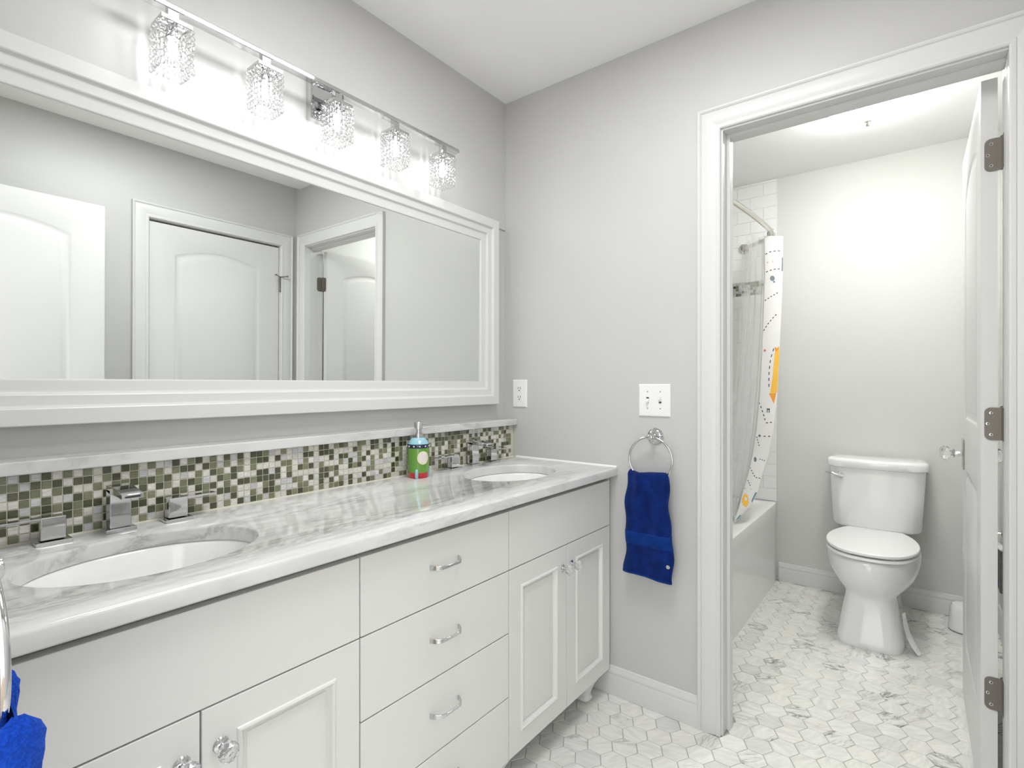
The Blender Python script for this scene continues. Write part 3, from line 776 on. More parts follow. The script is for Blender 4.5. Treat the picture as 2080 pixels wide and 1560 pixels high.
# bevelled glass, leaning forward a hair
g = G(); gx0, gx1, gz0, gz1 = X0+0.0955, X1-0.0955, Z0+0.0955, Z1-0.0955
tilt = 0.0045
def gy(z, y): return y-(z-(gz0+gz1)/2)*tilt
bw = 0.026
r0 = [(gx0, gz0), (gx1, gz0), (gx1, gz1), (gx0, gz1)]; r1 = [(gx0+bw, gz0+bw), (gx1-bw, gz0+bw), (gx1-bw, gz1-bw), (gx0+bw, gz1-bw)]
g.rings([[(x, gy(z, -0.0075), z) for x, z in r0], [(x, gy(z, -0.0076), z) for x, z in r1]], cap0=False)
put('glass', g, M['mirror'], mir, smooth=0)

# ------------------------------------------------------------------ vanity light
vl = thing('vanity_light', 'chrome five-lamp wall light with crystal bead shades above the mirror', 'wall light')
LC = -0.910; LY = -0.075
g = bx(LC-0.057, LC+0.057, -0.026, 0.0, 1.986, 2.112)
rs = []
for d, y in ((0, 0), (0, -0.026), (0.003, -0.029), (0.008, -0.029), (0.0095, -0.0265), (0.012, -0.0265)):
    rs.append([(LC-0.057+d, y, 1.986+d), (LC+0.057-d, y, 1.986+d), (LC+0.057-d, y, 2.112-d), (LC-0.057+d, y, 2.112-d)])
bp = put('backplate', G().rings(rs), M['chrome'], vl, smooth=0)
g = G(); g.tube([(LC+0.0, -0.026, 2.052), (LC, -0.05, 2.053), (LC, -0.070, 2.066)], 0.0065, 14)
g.lathe([(0.014, 0.0), (0.014, 0.004), (0.010, 0.006), (0.010, 0.010)], (LC, -0.026, 2.052), '-y', 20)
put('arm', g, M['chrome'], bp)
put('rail', bx(LC-0.520, LC+0.520, LY-0.0125, LY+0.0125, 2.062, 2.076), M['chrome'], vl, smooth=0, bevel=0.002, bseg=3)
# one cut crystal
def bead(R, h, seg=8):
    g = G(); g.lathe([(R*0.25, -h), (R*0.80, -h*0.62), (R, -h*0.15), (R, h*0.15), (R*0.80, h*0.62), (R*0.25, h)], (0, 0, 0), 'z', seg, phase=0.2); return g
bg_ = bead(0.0050, 0.0057); bme = bg_.mesh('crystal'); fixn(bme); bme.materials.append(M['crystal'])
dg_ = bead(0.0050, 0.0095, 8); dme = dg_.mesh('crystal_drop'); fixn(dme); dme.materials.append(M['crystal'])
for i in range(5):
    cx = LC+(i-2)*0.2215; hw = 0.0325
    fg = G(); fw = 0.005
    fg.box(cx-hw, cx+hw, LY-hw, LY-hw+fw, 2.024, 2.032); fg.box(cx-hw, cx+hw, LY+hw-fw, LY+hw, 2.024, 2.032)
    fg.box(cx-hw, cx-hw+fw, LY-hw+fw, LY+hw-fw, 2.024, 2.032); fg.box(cx+hw-fw, cx+hw, LY-hw+fw, LY+hw-fw, 2.024, 2.032)
    fg.box(cx-hw+fw, cx+hw-fw, LY-0.004, LY+0.004, 2.026, 2.031); fg.box(cx-0.004, cx+0.004, LY-hw+fw, LY+hw-fw, 2.0255, 2.0305)
    sh = put('lamp_shade', fg, M['chrome'], vl, smooth=0, bevel=0.0004, bseg=1)
    g = bx(cx-0.0105, cx+0.0105, LY-0.0095, LY+0.0095, 2.032, 2.062); g.lathe([(0.0125, 1.998), (0.0125, 2.027)], (cx, LY, 0), 'z', 18)
    put('socket', g, M['chrome'], sh, smooth=30)
    b = G().lathe([(0.0045, 2.000), (0.0060, 1.992), (0.0068, 1.975), (0.0066, 1.960), (0.004, 1.952), (0.001, 1.950)], (cx, LY, 0), 'z', 14)
    put('bulb', b, M['bulb'], sh, smooth=60)
    joined = G(); n = 5
    pts = []
    for k in range(n):
        a = -hw+2*hw*k/n+0.003
        pts += [(cx+a, LY-hw), (cx+hw, LY+a), (cx-a, LY+hw), (cx-hw, LY-a)]
    for px, py in pts:
        drop = random.uniform(0, 0.0)
        for r in range(8):
            zz = 2.018-r*0.0128
            me = bme
            if r == 7: me = dme; zz -= 0.003
            jx, jy, rz = random.uniform(-0.0012, 0.0012), random.uniform(-0.0012, 0.0012), random.uniform(0, 0.8)
            side_front = (py < LY+hw*0.6)
            if i == 0 and side_front:
                o = bpy.data.objects.new(me.name.split('.')[0], me); COL.objects.link(o); o.parent = sh
                o.location = (px+jx, py+jy, zz); o.rotation_euler = (random.uniform(-0.2, 0.2), random.uniform(-0.2, 0.2), rz)
            else:
                src = bg_ if me is bme else dg_
                mt = Matrix.Translation((px+jx, py+jy, zz)) @ Matrix.Rotation(rz, 4, 'Z') @ Matrix.Rotation(random.uniform(-0.2, 0.2), 4, 'X')
                joined.add([tuple(mt @ Vector(v)) for v in src.v], src.f)
    o = put('crystal_strings', joined, M['crystal'], sh, smooth=0); o['kind'] = 'stuff'

# ------------------------------------------------------------------ outlet, switches
ou = thing('wall_outlet', 'white rectangular outlet plate beside the mirror corner', 'outlet')
def plate(x, y0, y1, z0, z1, par):
    rs = []
    for d, t in ((0, 0), (0, 0.003), (0.003, 0.006), (0.006, 0.0065)):
        rs.append([(x-t, y0+d, z0+d), (x-t, y1-d, z0+d), (x-t, y1-d, z1-d), (x-t, y0+d, z1-d)])
    return put('plate', G().rings(rs), M['plastic'], par, smooth=0)
pl = plate(0, -0.120, -0.044, 1.089, 1.209, ou)
oy, oz = -0.082, 1.149
g = G(); rs = []
for s_ in (1, 0.97): rs.append([(-0.0065-(0.0015 if s_ < 1 else 0), oy+0.0165*s_*sx_, oz+0.0335*s_*sz_) for sx_, sz_ in ((-1, -1), (1, -1), (1, 1), (-1, 1))])
rc = put('receptacle', G().rings(rs), M['plastic'], ou, smooth=0)
for dz in (0.019, -0.019):
    put('slot', bx(-0.0085, -0.0079, oy-0.0072, oy-0.0052, oz+dz-0.001, oz+dz+0.009), M['dark'], rc, smooth=0)
    put('slot', bx(-0.0085, -0.0079, oy+0.0052, oy+0.0072, oz+dz, oz+dz+0.0085), M['dark'], rc, smooth=0)
    put('slot', G().lathe([(0.0027, 0.0079), (0.0027, 0.0085)], (0, oy, oz+dz-0.0065), '-x', 14), M['dark'], rc)
sw = thing('light_switch', 'white double toggle switch plate above the towel ring', 'light switch')
plate(0, -0.757, -0.636, 1.071, 1.190, sw)
for k, (yy, up) in enumerate(((-0.672, -1), (-0.720, 1))):
    zc = 1.131
    a = put('toggle_slot', bx(-0.0074, -0.0063, yy-0.0055, yy+0.0055, zc-0.012, zc+0.012), M['grout_w'], sw, smooth=0)
    put('gap', bx(-0.0077, -0.0072, yy-0.0048, yy+0.0048, *((zc+0.004, zc+0.0105) if up < 0 else (zc-0.0105, zc-0.004))), M['dark'], a, smooth=0)
    g = G(); rs = []
    for x, z_, w, hh in ((-0.007, 0, 0.0045, 0.006), (-0.019, 0.006*up, 0.0036, 0.0036)):
        rs.append([(x, yy-w, zc+z_-hh), (x, yy+w, zc+z_-hh), (x, yy+w, zc+z_+hh), (x, yy-w, zc+z_+hh)])
    put('toggle', g.rings(rs), M['plastic'], sw, smooth=0, bevel=0.0008)
    for dz in (0.031, -0.030):
        put('screw', G().lathe([(0.0026, 0.0064), (0.0024, 0.0074), (0.0005, 0.0076)], (0, yy, zc+dz), '-x', 12), M['nickel'], sw)

# ------------------------------------------------------------------ towel rings and towels
def towel_ring(origin, n, t, label, swing=0.0, R=0.0805, drop=0.0):
    # n: unit vector out of the wall, t: horizontal unit vector along the wall
    o = Vector(origin); n = Vector(n); t = Vector(t); z = Vector((0, 0, 1))
    mat = Matrix(((t.x, n.x, 0, o.x), (t.y, n.y, 0, o.y), (0, 0, 1, o.z), (0, 0, 0, 1)))
    tr = thing('towel_ring', label, 'towel ring', 'chrome towel rings')
    g = G().lathe([(0.030, 0), (0.0305, 0.003), (0.028, 0.006), (0.0235, 0.0065), (0.0225, 0.0105), (0.018, 0.012), (0.0095, 0.013), (0.0075, 0.018), (0.0075, 0.038), (0.0095, 0.041), (0.010, 0.048), (0.0085, 0.056), (0.003, 0.058)], (0, 0, 0), 'y', 36).xf(mat)
    put('mount', g, M['chrome'], tr)
    g = G().lathe([(0.0055, -0.013), (0.0085, -0.0125), (0.0085, -0.009), (0.0065, -0.0085), (0.0065, 0.0085), (0.0085, 0.009), (0.0085, 0.0125), (0.0055, 0.013)], (0, 0.048, 0), 'x', 20).xf(mat)
    put('sleeve', g, M['chrome'], tr)
    pts = [(R*sin(a), 0.048, -R+R*cos(a)) for a in [2*pi*i/64 for i in range(64)]]
    g = G().tube(pts, 0.0040, 12, closed=True).xf(mat)
    put('ring', g, M['chrome'], tr, smooth=180)
    return tr
towel_ring((0, -0.700, 1.000), (-1, 0, 0), (0, 1, 0), 'round chrome towel ring below the double switch')
towel_ring((XD, -0.815, 1.026), (1, 0, 0), (0, 1, 0), 'round chrome towel ring cut off at the left edge of the photo', R=0.069)

def towel(name, label, cx, cy, R, ztop, zbot, halfw, thick, mat, along, seed=1, wave=0.006, fuzz=0.0, tapering=0.15):
    # closed loop cross-sections stacked from the bottom hem up to the gathered top over the ring
    rnd = random.Random(seed); ph = [rnd.uniform(0, 6.28) for _ in range(6)]
    g = G(); n = 72; rs = []; NZ = 48
    for i in range(NZ+1):
        f = i/NZ; z = zbot+(ztop-zbot)*f
        w = halfw*(1-tapering*f**1.2)
        th = thick*(1.0+0.35*f)
        if f > 0.95: k = (f-0.95)/0.05; th *= sqrt(max(0.05, 1-k*k)); w *= (1-0.10*k*k)
        if f < 0.03: th *= 0.75+8*f
        ring = []
        for j in range(n):
            a = 2*pi*j/n; c, s = cos(a), sin(a)
            u = w*(abs(c)**0.45)*(1 if c > 0 else -1); v = th*(abs(s)**0.8)*(1 if s > 0 else -1)
            amp = wave*(0.35+f)
            off = amp*(sin(u*62+ph[0]+f*1.2)+0.6*sin(u*118+ph[1]-f*2))
            v += off
            # sag of the top edge between the ring sides, hem curve below
            dz = -0.012*f**6*(1-(u/w)**2) + 0.004*sin(u*40+ph[2])*(f**4) + (-0.006*sin(u*18+ph[3])*(1-f)**4)
            u += 0.004*sin(z*22+ph[4])+0.003*sin(z*51+ph[5])
            if fuzz: v += rnd.uniform(-fuzz, fuzz); u += rnd.uniform(-fuzz, fuzz)
            if along == 'y': p = (cx+v, cy+u, z+dz)
            else: p = (cx+u, cy+v, z+dz)
            ring.append(p)
        rs.append(ring)
    o = put(name, g.rings(rs), mat, None, smooth=180)
    return tag(o, label, 'towel', 'blue hand towels')
t1 = towel('hand_towel', 'royal blue hand towel hanging under the switches by the doorway', -0.052, -0.692, 0.08, 0.882, 0.496, 0.092, 0.015, M['towel'], 'y', 3, 0.005)
# woven band, hem and snap as parts lying on the towel's face
def towel_strip(name, z0, z1, mat, grow):
    src = t1.data; g = G(); n = 72
    V = [v.co.copy() for v in src.vertices]; rs = []
    for i in range(49):
        ring = V[i*n:(i+1)*n]; zc = 0.496+(0.882-0.496)*i/48
        if z0-0.002 <= zc <= z1:
            cxm = sum(p.x for p in ring)/n; cym = sum(p.y for p in ring)/n
            rs.append([(cxm+(p.x-cxm)*(1+grow*6), cym+(p.y-cym)*(1+grow), p.z) for p in ring])
    return put(name, g.rings(rs), mat, t1, smooth=180)
towel_strip('woven_band', 0.605, 0.660, M['band'], 0.012)
towel_strip('hem', 0.4955, 0.512, M['band'], 0.012)
g = G().lathe([(0.0045, 0), (0.0065, 0.001), (0.0068, 0.003), (0.0045, 0.0035), (0.0035, 0.002)], (-0.0725, -0.775, 0.557), '-x', 20)
put('snap_button', g, M['nickel'], t1)
t2 = towel('hand_towel', 'bright blue hand towel cut off at the lower left corner', -1.765, -0.822, 0.08, 0.922, 0.50, 0.074, 0.016, M['towel2'], 'y', 11, 0.010, 0.0008)

# ------------------------------------------------------------------ bathtub
tub = None
def bathtub():
    X0, X1, Y0, Y1 = 0.116, XB-0.009, -0.783, -0.002; zt = 0.477
    g = G(); n = 64
    def rr(x0, x1, y0, y1, z, e):
        cx, cy, a, b = (x0+x1)/2, (y0+y1)/2, (x1-x0)/2, (y1-y0)/2
        return [(cx+a*(abs(cos(t))**(2/e))*(1 if cos(t) >= 0 else -1), cy+b*(abs(sin(t))**(2/e))*(1 if sin(t) >= 0 else -1), z) for t in [2*pi*j/n+pi/n for j in range(n)]]
    E = 40
    rs = [rr(X0, X1, Y0+0.004, Y1, 0.0, E), rr(X0, X1, Y0+0.004, Y1, 0.36, E), rr(X0, X1, Y0+0.001, Y1, 0.40, E), rr(X0, X1, Y0, Y1, 0.425, E), rr(X0, X1, Y0, Y1, zt-0.008, E), rr(X0+0.002, X1-0.002, Y0+0.002, Y1-0.002, zt-0.002, E), rr(X0+0.006, X1-0.006, Y0+0.008, Y1-0.006, zt, E),
          rr(X0+0.10, X1-0.09, Y0+0.085, Y1-0.055, zt, 6), rr(X0+0.11, X1-0.10, Y0+0.095, Y1-0.065, zt-0.008, 6), rr(X0+0.13, X1-0.14, Y0+0.11, Y1-0.08, 0.25, 5), rr(X0+0.17, X1-0.24, Y0+0.14, Y1-0.12, 0.12, 4), rr(X0+0.3, X1-0.4, Y0+0.22, Y1-0.2, 0.10, 3)]
    g.rings(rs)
    o = put('bathtub', g, M['acrylic'], None, smooth=40)
    return tag(o, 'white built-in bathtub with a plain apron behind the shower curtain', 'bathtub')
bathtub()

# ------------------------------------------------------------------ shower rod, curtain, liner
ZR = 2.035
def cr(pts, m=8):
    out = []; P_ = [Vector(p) for p in pts]
    for i in range(len(P_)-1):
        p0 = P_[max(i-1, 0)]; p1 = P_[i]; p2 = P_[i+1]; p3 = P_[min(i+2, len(P_)-1)]
        for k in range(m):
            t = k/m
            out.append(0.5*((2*p1)+(-p0+p2)*t+(2*p0-5*p1+4*p2-p3)*t*t+(-p0+3*p1-3*p2+p3)*t**3))
    out.append(P_[-1]); return out
rodp = cr([(0.116, -0.59, ZR), (0.20, -0.66, ZR), (0.38, -0.735, ZR), (0.72, -0.780, ZR), (1.05, -0.806, ZR), (1.33, -0.812, ZR), (1.47, -0.775, ZR), (1.575, -0.69, ZR+0.005), (XB-0.009, -0.59, ZR+0.005)])
rod = thing('shower_rod', 'curved brushed nickel shower rod over the bathtub', 'shower rod')
put('rod', G().tube(rodp, 0.0125, 16), M['nickel'], rod, smooth=180)
for x, y, ax in ((XB-0.0085, -0.59, '-x'), (0.116, -0.59, 'x')):
    put('flange', G().lathe([(0.032, 0), (0.031, 0.006), (0.018, 0.012), (0.016, 0.02)], (x, y, ZR+0.004), ax, 24), M['nickel'], rod)
# leading edge of the curtain: height z, left and right end of the facing strip as (x, y)
def hitp(px, py, x=None):
    d = CF*1068+CR*(px-1040)+Vector((0, 0, 1))*(780-py); t = (x-CP.x)/d.x; return CP+d*t
# facing fold measured on the real thing: distance of the fold from the doorway wall falls from 1.33 m at the rod to 0.95 m at the tub rim
LE = [(480, 1553, 1591, 1.33), (560, 1554, 1590, 1.32), (640, 1551, 1587, 1.30), (720, 1548, 1583, 1.27), (800, 1543.5, 1579, 1.235), (870, 1537, 1573, 1.19), (925, 1529, 1562, 1.15), (967, 1519, 1548, 1.10), (1000, 1509, 1540, 1.06), (1030, 1501, 1524, 1.01), (1060, 1491.5, 1494, 0.955)]
def lerp_le(f):
    k = f*(len(LE)-1); i = min(int(k), len(LE)-2); t = k-i
    return [LE[i][q]*(1-t)+LE[i+1][q]*t for q in range(4)]
NZc = 50; NU = 14
def curtain_pt(u, f, off=0.0):
    # u 0..1 across the facing fold; off lifts off the cloth towards the room
    py, l, r, x = lerp_le(f)
    A = hitp(l, py, x); B = hitp(r, py, x+0.012)
    p = A.lerp(B, u); bow = 0.006*sin(pi*u)+0.003*sin(9*f+3*u)
    d = (CP-p).normalized(); d.z = 0
    return p + d*(bow+off)
sc = thing('shower_curtain', 'white shower curtain printed with dashed orbits, planets and an orange star', 'curtain')
g = G(); rows_ = []
for i in range(NZc+1):
    f = i/NZc; row = [curtain_pt(j/NU, f) for j in range(NU+1)]
    # cloth turns back behind the facing fold in three gathered pleats
    A = row[0]; B = row[-1]; back = []
    wdt = max((B-A).length, 0.012)
    for k in range(1, 25):
        t = k/24; zz = sin(t*3*pi)
        back.append(Vector((B.x+0.012+t*0.13, B.y+(A.y-B.y)*(0.5-0.5*cos(t*3*pi))*0.9+0.002*k, B.z+(A.z-B.z)*(0.5-0.5*cos(t*3*pi)))))
    rows_.append(row+back)
for r in rows_: g.v += [tuple(p) for p in r]
nn = len(rows_[0])
for i in range(NZc):
    for j in range(nn-1): g.f.append((i*nn+j, i*nn+j+1, (i+1)*nn+j+1, (i+1)*nn+j))
cl = put('cloth', g, M['curtain'], sc, smooth=180, fix=False)
def decal(name, pts, mat, par=cl):
    # pts in (u, f) space
    g = G(); g.v = [tuple(curtain_pt(u, f, 0.0012)) for u, f in pts]; g.f = [tuple(range(len(pts)))]
    return put(name, g, mat, par, smooth=0, fix=False)
def ufp(px, py):
    # locate a print point on the fold
    lo = 0; 
    for i in range(len(LE)-1):
        if LE[i][0] <= py <= LE[i+1][0]:
            t = (py-LE[i][0])/(LE[i+1][0]-LE[i][0]); f = (i+t)/(len(LE)-1)
            l = LE[i][1]*(1-t)+LE[i+1][1]*t; r = LE[i][2]*(1-t)+LE[i+1][2]*t
            return (min(1, max(0, (px-l)/max(1, r-l))), f)
    return (0.5, 1.0)
def poly_print(name, pxs, mat): return decal(name, [ufp(*p) for p in pxs], mat)
def dashes(pts, n, w=0.9, dl=0.5):
    # joined dashed line
    P2 = [Vector((a, b)) for a, b in pts]; seg = [(P2[i+1]-P2[i]).length for i in range(len(P2)-1)]; Lt = sum(seg); g = G()
    def at(s):
        for i, L_ in enumerate(seg):
            if s <= L_ or i == len(seg)-1: return P2[i]+(P2[i+1]-P2[i])*(s/L_), (P2[i+1]-P2[i]).normalized()
            s -= L_
    for k in range(n):
        a, d = at(Lt*k/n); b, d2 = at(Lt*(k+dl)/n); q = Vector((-d.y, d.x))*w
        vs = [a+q, b+q, b-q, a-q]; g.add([tuple(curtain_pt(*ufp(*v), 0.0012)) for v in vs], [(0, 1, 2, 3)])
    put('dashed_line', g, M['ink_ink'], cl, smooth=0, fix=False)
dashes([(1554.5, 517), (1565, 512), (1578, 510), (1589, 510)], 4)
dashes([(1556, 553), (1570, 548), (1588, 546)], 4)
dashes([(1553.5, 611), (1566, 603), (1583, 593)], 5)
dashes([(1551, 672), (1560, 658), (1571, 645), (1580, 636)], 6)
dashes([(1572, 708), (1565, 730), (1562, 760), (1562, 792)], 7)
dashes([(1541.5, 817), (1547, 830), (1553, 848), (1555, 858)], 5)
dashes([(1556, 859), (1572, 857)], 2)
dashes([(1551, 886), (1569, 886)], 2)
dashes([(1537, 887), (1543, 908)], 4)
dashes([(1543, 932), (1556, 936)], 3)
dashes([(1523, 949), (1534, 969), (1547, 972)], 6)
dashes([(1519, 975), (1525, 988)], 3)
poly_print('planet_print', [(1569+5*cos(a), 566+5.5*sin(a)) for a in [i*pi/6 for i in range(12)]], M['ink_slate'])
poly_print('planet_print', [(1572.5+2*cos(a), 573+2.2*sin(a)) for a in [i*pi/4 for i in range(8)]], M['ink_slate'])
for k in range(8): poly_print('speck', [(1569+8*cos(k*0.8)+0.8*cos(a), 567+9*sin(k*0.8)+0.8*sin(a)) for a in (0, 2.1, 4.2)], M['ink_slate'])
for k in range(3): poly_print('planet_print', [(1559+11*k+2*cos(a), 534-2*k+2.2*sin(a)) for a in [i*pi/4 for i in range(8)]], M['ink_pale'])
def star(cx, cy, r, mat, name='star_print', n=8, q=0.35): poly_print(name, [(cx+(r if i % 2 == 0 else r*q)*cos(pi*i/n), cy+(r if i % 2 == 0 else r*q)*sin(pi*i/n)) for i in range(2*n)], mat)
star(1553.5, 712, 4, M['ink_red']); star(1543, 885, 4, M['ink_ink'])
poly_print('planet_print', [(1534+3*cos(a), 933+5*sin(a)) for a in [i*pi/6 for i in range(12)]], M['ink_slate'])
# large orange star figure, only its left half on this fold
poly_print('orange_star', [(1574, 716), (1583, 706), (1583.5, 722), (1578.5, 797), (1565, 798), (1570, 760)], M['ink_yellow'])
poly_print('orange_star_tip', [(1573.5, 704), (1578, 707.5), (1582.5, 704), (1582, 716), (1575, 716)], M['ink_orange'])
poly_print('orange_star_tip', [(1562, 799), (1577, 798), (1572, 820)], M['ink_orange'])
poly_print('eye_print', [(1578+1.2*cos(a), 747+1.3*sin(a)) for a in [i*pi/3 for i in range(6)]], M['ink_ink'])
poly_print('cheek_print', [(1576+2.6*cos(a), 752.5+1.6*sin(a)) for a in [i*pi/4 for i in range(8)]], M['ink_orange'])
# letter n
for q in ([(1558, 829), (1559.6, 829), (1559.2, 838), (1557.6, 838)], [(1559, 831.5), (1562.5, 829), (1564, 831), (1560, 833)], [(1562.3, 830), (1564, 831), (1563.2, 838.5), (1561.4, 838.5)]):
    poly_print('letter_print', q, M['ink_ink'])
poly_print('sun_print', [(1514+(11 if i % 2 else 8)*0.72*cos(pi*i/12), 1016+(17 if i % 2 else 12.5)*0.9*sin(pi*i/12)) for i in range(24)], M['ink_yellow'])
poly_print('stripe_print', [(1512, 991), (1527, 992), (1527, 994), (1512, 993)], M['ink_beige'])
poly_print('planet_print', [(1534, 1000), (1538, 1000), (1528, 1020), (1526, 1018)], M['ink_teal'])
poly_print('rocket_print', [(1493, 1058), (1502, 1046), (1506, 1046), (1501, 1052)], M['ink_teal'])
poly_print('rocket_print', [(1513, 1041), (1521, 1032), (1524, 1031), (1518, 1041)], M['ink_red'])
# print on the top band edge: grey planet cut by the fold
poly_print('planet_print', [(1588, 524), (1590.5, 522), (1590, 551), (1587.5, 550)], M['ink_slate'])
# rings on the rod
for k in range(5):
    x = 1.345+k*0.028; y = -0.812+k*0.006
    g = G().tube([(x, y+0.020*sin(a), ZR-0.012+0.027*cos(a)) for a in [2*pi*i/24 for i in range(24)]], 0.0018, 6, closed=True)
    put('curtain_ring', g, M['chrome'], sc, smooth=180)
# clear liner hanging inside the tub
ln = thing('shower_liner', 'frosted clear plastic liner bunched beside the printed curtain', 'curtain liner')
LL = [(480, 1509, 1556, 1.42), (560, 1506, 1557, 1.40), (640, 1503, 1554, 1.37), (720, 1498, 1551, 1.33), (800, 1492, 1546, 1.29), (870, 1486, 1540, 1.24), (925, 1482, 1532, 1.20), (967, 1480, 1522, 1.15), (1000, 1478, 1512, 1.12), (1030, 1476, 1504, 1.10), (1060, 1474, 1495, 1.08)]
for layer in range(2):
    g = G(); nu = 40; rws = []
    for i in range(41):
        f = i/40; k = f*(len(LL)-1); a = min(int(k), len(LL)-2); t = k-a
        py, l, r, x = [LL[a][q]*(1-t)+LL[a+1][q]*t for q in range(4)]
        l += layer*9; x += layer*0.03
        A = hitp(l, py+ (14 if layer == 0 else 0)*(1-f), x); B = hitp(r, py, x); row = []
        for j in range(nu+1):
            u = j/nu; p = A.lerp(B, u); w = 0.012*sin(u*22+f*2+layer)+0.006*sin(u*47+layer*2-f*3)
            row.append(tuple(p+CF*w))
        rws.append(row)
    for r_ in rws: g.v += r_
    for i in range(40):
        for j in range(nu): g.f.append((i*(nu+1)+j, i*(nu+1)+j+1, (i+1)*(nu+1)+j+1, (i+1)*(nu+1)+j))
    put('sheet', g, M['liner'], ln, smooth=180, fix=False)

# ------------------------------------------------------------------ toilet
to = thing('toilet', 'white two-piece elongated toilet against the back wall', 'toilet')
TY = -1.281; XW = XB-0.012
def sup(u0, u1, hw, z, e, n=48, ex=None, skew=0.0):
    cu, a = (u0+u1)/2, (u1-u0)/2; out = []
    for j in range(n):
        t = 2*pi*j/n; c, s = cos(t), sin(t)
        ee = e if c > 0 else (ex or e)
        out.append((XW-(cu+a*(abs(c)**(2/ee))*(1 if c >= 0 else -1)), TY+hw*(abs(s)**(2/ee))*(1 if s >= 0 else -1), z))
    return out
# pedestal and bowl in one casting
secs = [(0.0, .20, .672, .130, 5, 5), (0.012, .20, .675, .132, 5, 5), (0.03, .205, .672, .130, 5, 5), (0.08, .21, .660, .120, 5, 5), (0.14, .21, .648, .110, 4.5, 5), (0.19, .20, .640, .103, 4, 5), (0.212, .18, .640, .103, 3.6, 4), (0.224, .14, .645, .112, 2.9, 3.5), (0.240, .10, .655, .132, 2.5, 3), (0.265, .07, .675, .155, 2.3, 2.8), (0.295, .05, .694, .174, 2.2, 2.6), (0.33, .045, .706, .186, 2.15, 2.6), (0.36, .04, .711, .190, 2.1, 2.6), (0.383, .04, .708, .189, 2.1, 2.6), (0.396, .045, .700, .184, 2.1, 2.6), (0.400, .055, .690, .176, 2.1, 2.6)]
put('bowl', G().rings([sup(a, b, w, z, e, 56, x) for z, a, b, w, e, x in secs]), M['porcelain'], to, smooth=60)
def seat_outline(grow=0.0, n=60):
    pts = []
    # right half from back to the front, then mirrored
    half = [(0.215, 0.0), (0.213, 0.06), (0.215, 0.110), (0.225, 0.122), (0.27, 0.145), (0.33, 0.166), (0.40, 0.180), (0.47, 0.1845), (0.54, 0.178), (0.60, 0.160), (0.65, 0.133), (0.685, 0.098), (0.705, 0.055), (0.712, 0.0)]
    H_ = cr([(a, b, 0) for a, b in half], 5)
    R_ = [(p.x, p.y) for p in H_]
    full = R_ + [(a, -b) for a, b in reversed(R_[1:-1])]
    cu = 0.46
    return [(XW-(cu+(a-cu)*(1+grow)), TY+b*(1+grow)) for a, b in full]
def slab(name, z0, z1, g0, rnd, par, mat=M['plastic']):
    rs = [[(x, y, z) for x, y in seat_outline(gr)] for gr, z in ((g0-rnd*1.6, z0), (g0, z0+0.003), (g0, z1-0.004), (g0-rnd, z1-0.001), (g0-rnd*3, z1))]
    return put(name, G().rings(rs), mat, par, smooth=40)
slab('seat', 0.4035, 0.4175, 0.004, 0.010, to)
slab('lid', 0.4245, 0.441, 0.0, 0.012, to)
g = G()
for s_ in (-1, 1): g.lathe([(0.012, 0.40), (0.012, 0.43), (0.009, 0.434)], (XW-0.215, TY+s_*0.075, 0), 'z', 18)
for a, b in ((0.66, 0.09), (0.66, -0.09)): g.box(XW-a-0.01, XW-a+0.01, TY+b-0.006, TY+b+0.006, 0.4165, 0.4255)
put('seat_hinge', g, M['plastic'], to, smooth=40)
def tank(z, grow=0.0, hw=None, e=9):
    pts = []; hw = hw + grow
    for j in range(64):
        t = 2*pi*j/64; c, s = cos(t), sin(t)
        v = hw*(abs(s)**(2/e))*(1 if s >= 0 else -1)
        du = (abs(c)**(2/e))*(1 if c >= 0 else -1)
        bowf = 0.030*(1-(v/hw)**2)
        u = 0.105+du*(0.095+grow)
        if du > 0: u += bowf*du - 0.018*max(0, (abs(v)/hw-0.80)/0.2)**1.0*du
        pts.append((XW-u, TY+v, z))
    return pts
put('tank', G().rings([tank(0.430, -0.02, 0.190), tank(0.437, -0.006, 0.191), tank(0.450, 0, 0.192), tank(0.60, 0, 0.201), tank(0.748, 0, 0.208)]), M['porcelain'], to, smooth=45)
put('tank_lid', G().rings([tank(0.747, 0.004, 0.210), tank(0.752, 0.009, 0.210), tank(0.780, 0.010, 0.210), tank(0.789, 0.006, 0.210), tank(0.794, -0.006, 0.210), tank(0.796, -0.03, 0.210)]), M['porcelain'], to, smooth=45)
put('neck', bx(XW-0.20, XW-0.06, TY-0.11, TY+0.11, 0.39, 0.436), M['porcelain'], to, smooth=0, bevel=0.01)
# trip lever on the left of the tank front
lx = XW-0.222; g = G().lathe([(0.012, 0), (0.012, 0.006), (0.008, 0.012)], (lx+0.02, TY+0.155, 0.712), '-x', 18)
pts = [(lx-0.004, TY+0.142, 0.703), (lx-0.010, TY+0.165, 0.709), (lx-0.014, TY+0.190, 0.716), (lx-0.013, TY+0.220, 0.720)]
g.tube(cr(pts, 5), 0.005, 10, rfun=lambda t: 0.0115*(1-0.75*t)+0.001)
put('flush_lever', g, M['chrome'], to, smooth=60)
# strip of white paper hanging beside the pedestal
g = G(); A = cr([(1.13, -1.404, 0.150), (1.125, -1.412, 0.10), (1.11, -1.425, 0.055), (1.08, -1.448, 0.022), (1.065, -1.462, 0.004)], 6)
rs = []
for i, p in enumerate(A):
    w = 0.008+0.022*abs(sin(i*0.13)); rs.append([(p.x-w, p.y+0.004, p.z), (p.x+w, p.y-0.006, p.z+0.004), (p.x+w, p.y-0.007, p.z+0.004), (p.x-w, p.y+0.003, p.z)])
tag(put('paper_strip', g.rings(rs), M['plastic'], None, smooth=60), 'crumpled strip of white paper against the right side of the toilet base', 'paper')

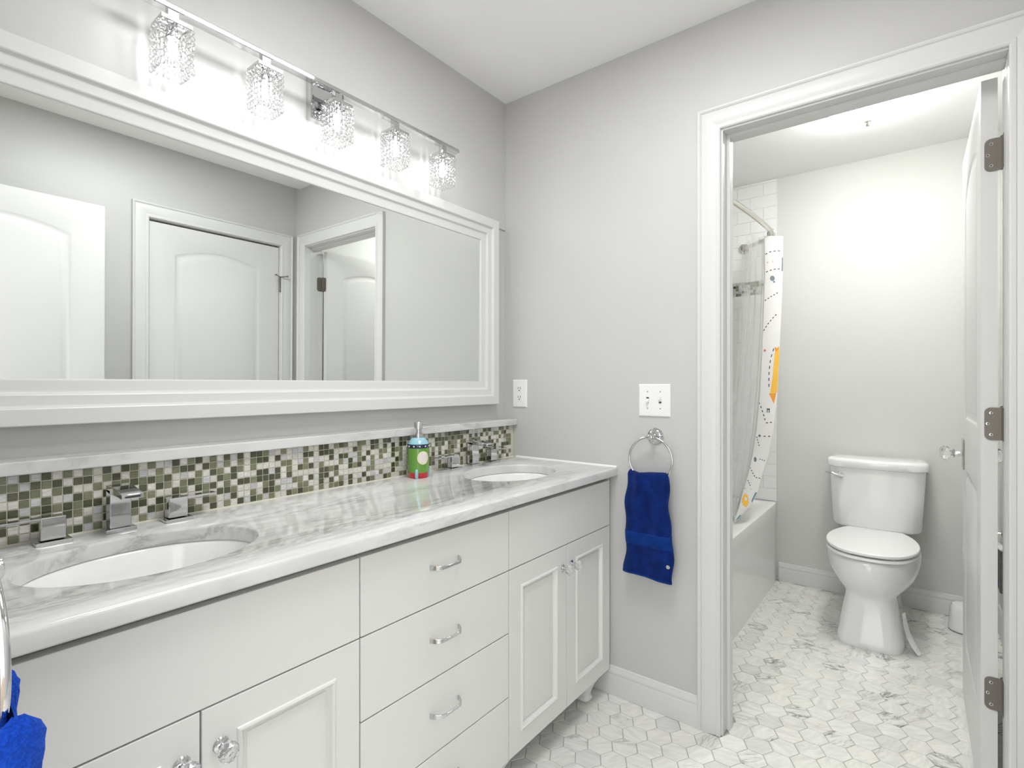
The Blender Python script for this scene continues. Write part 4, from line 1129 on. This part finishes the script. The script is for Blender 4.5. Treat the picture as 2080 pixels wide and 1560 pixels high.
# ------------------------------------------------------------------ brush holder
bh = thing('toilet_brush', 'white round toilet brush canister on the floor behind the open door', 'toilet brush')
bxx, byy = 1.50, -1.633
put('canister', G().lathe([(0.060, 0.004), (0.062, 0.012), (0.060, 0.03), (0.053, 0.105), (0.050, 0.117), (0.045, 0.124), (0.012, 0.127)], (bxx, byy, 0), 'z', 40), M['plastic'], bh)
put('base', G().lathe([(0.061, 0.0), (0.061, 0.005)], (bxx, byy, 0), 'z', 40), M['ink_slate'], bh)
put('handle', G().lathe([(0.007, 0.125), (0.0065, 0.35), (0.009, 0.37), (0.011, 0.385), (0.012, 0.395), (0.009, 0.405), (0.003, 0.41)], (bxx, byy-0.003, 0), 'z', 18), M['plastic'], bh)

# ------------------------------------------------------------------ towel on a peg, right wall of the toilet room
pg = put('towel_peg', G().lathe([(0.028, 0), (0.026, 0.004), (0.010, 0.010), (0.007, 0.03), (0.012, 0.034), (0.012, 0.042), (0.004, 0.046)], (1.52, YR, 0.485), 'y', 24), M['nickel'], None)
tag(pg, 'dark metal wall peg seen through the gap at the door hinges', 'peg')
g = G(); rs = []
for i in range(12):
    f = i/11; z = 0.235+0.19*f; hwd = 0.085-0.02*f; rs.append([(1.50+hwd*(abs(cos(t))**0.5)*(1 if cos(t) > 0 else -1), YR+0.014+0.010*sin(t)*(1+0.3*sin(3*t)), z) for t in [2*pi*j/32 for j in range(32)]])
ot = put('face_cloth', g.rings(rs), M['olive'], None, smooth=60)
tag(ot, 'olive cloth hanging under the metal peg in the door gap', 'cloth')
put('top_hem', G().rings([[(1.50+0.068*cos(t), YR+0.014+0.0115*sin(t), z) for t in [2*pi*j/24 for j in range(24)]] for z in (0.424, 0.432)]), M['caulk'], ot)

# ------------------------------------------------------------------ toilet room ceiling light
cl_ = thing('ceiling_light', 'frosted glass dome ceiling light in the toilet room', 'ceiling light')
lx, ly = 0.935, -1.283
put('pan', G().lathe([(0.150, H-0.001), (0.155, H-0.010), (0.152, H-0.022), (0.140, H-0.026)], (lx, ly, 0), 'z', 48), M['nickel'], cl_)
put('glass_dome', G().lathe([(0.150, H-0.020), (0.147, H-0.032), (0.130, H-0.055), (0.098, H-0.078), (0.055, H-0.093), (0.012, H-0.098)], (lx, ly, 0), 'z', 48), M['dome'], cl_, smooth=60)
put('finial', G().lathe([(0.015, H-0.097), (0.016, H-0.101), (0.008, H-0.104), (0.006, H-0.110), (0.009, H-0.114), (0.006, H-0.120), (0.001, H-0.122)], (lx, ly, 0), 'z', 20), M['nickel'], cl_)
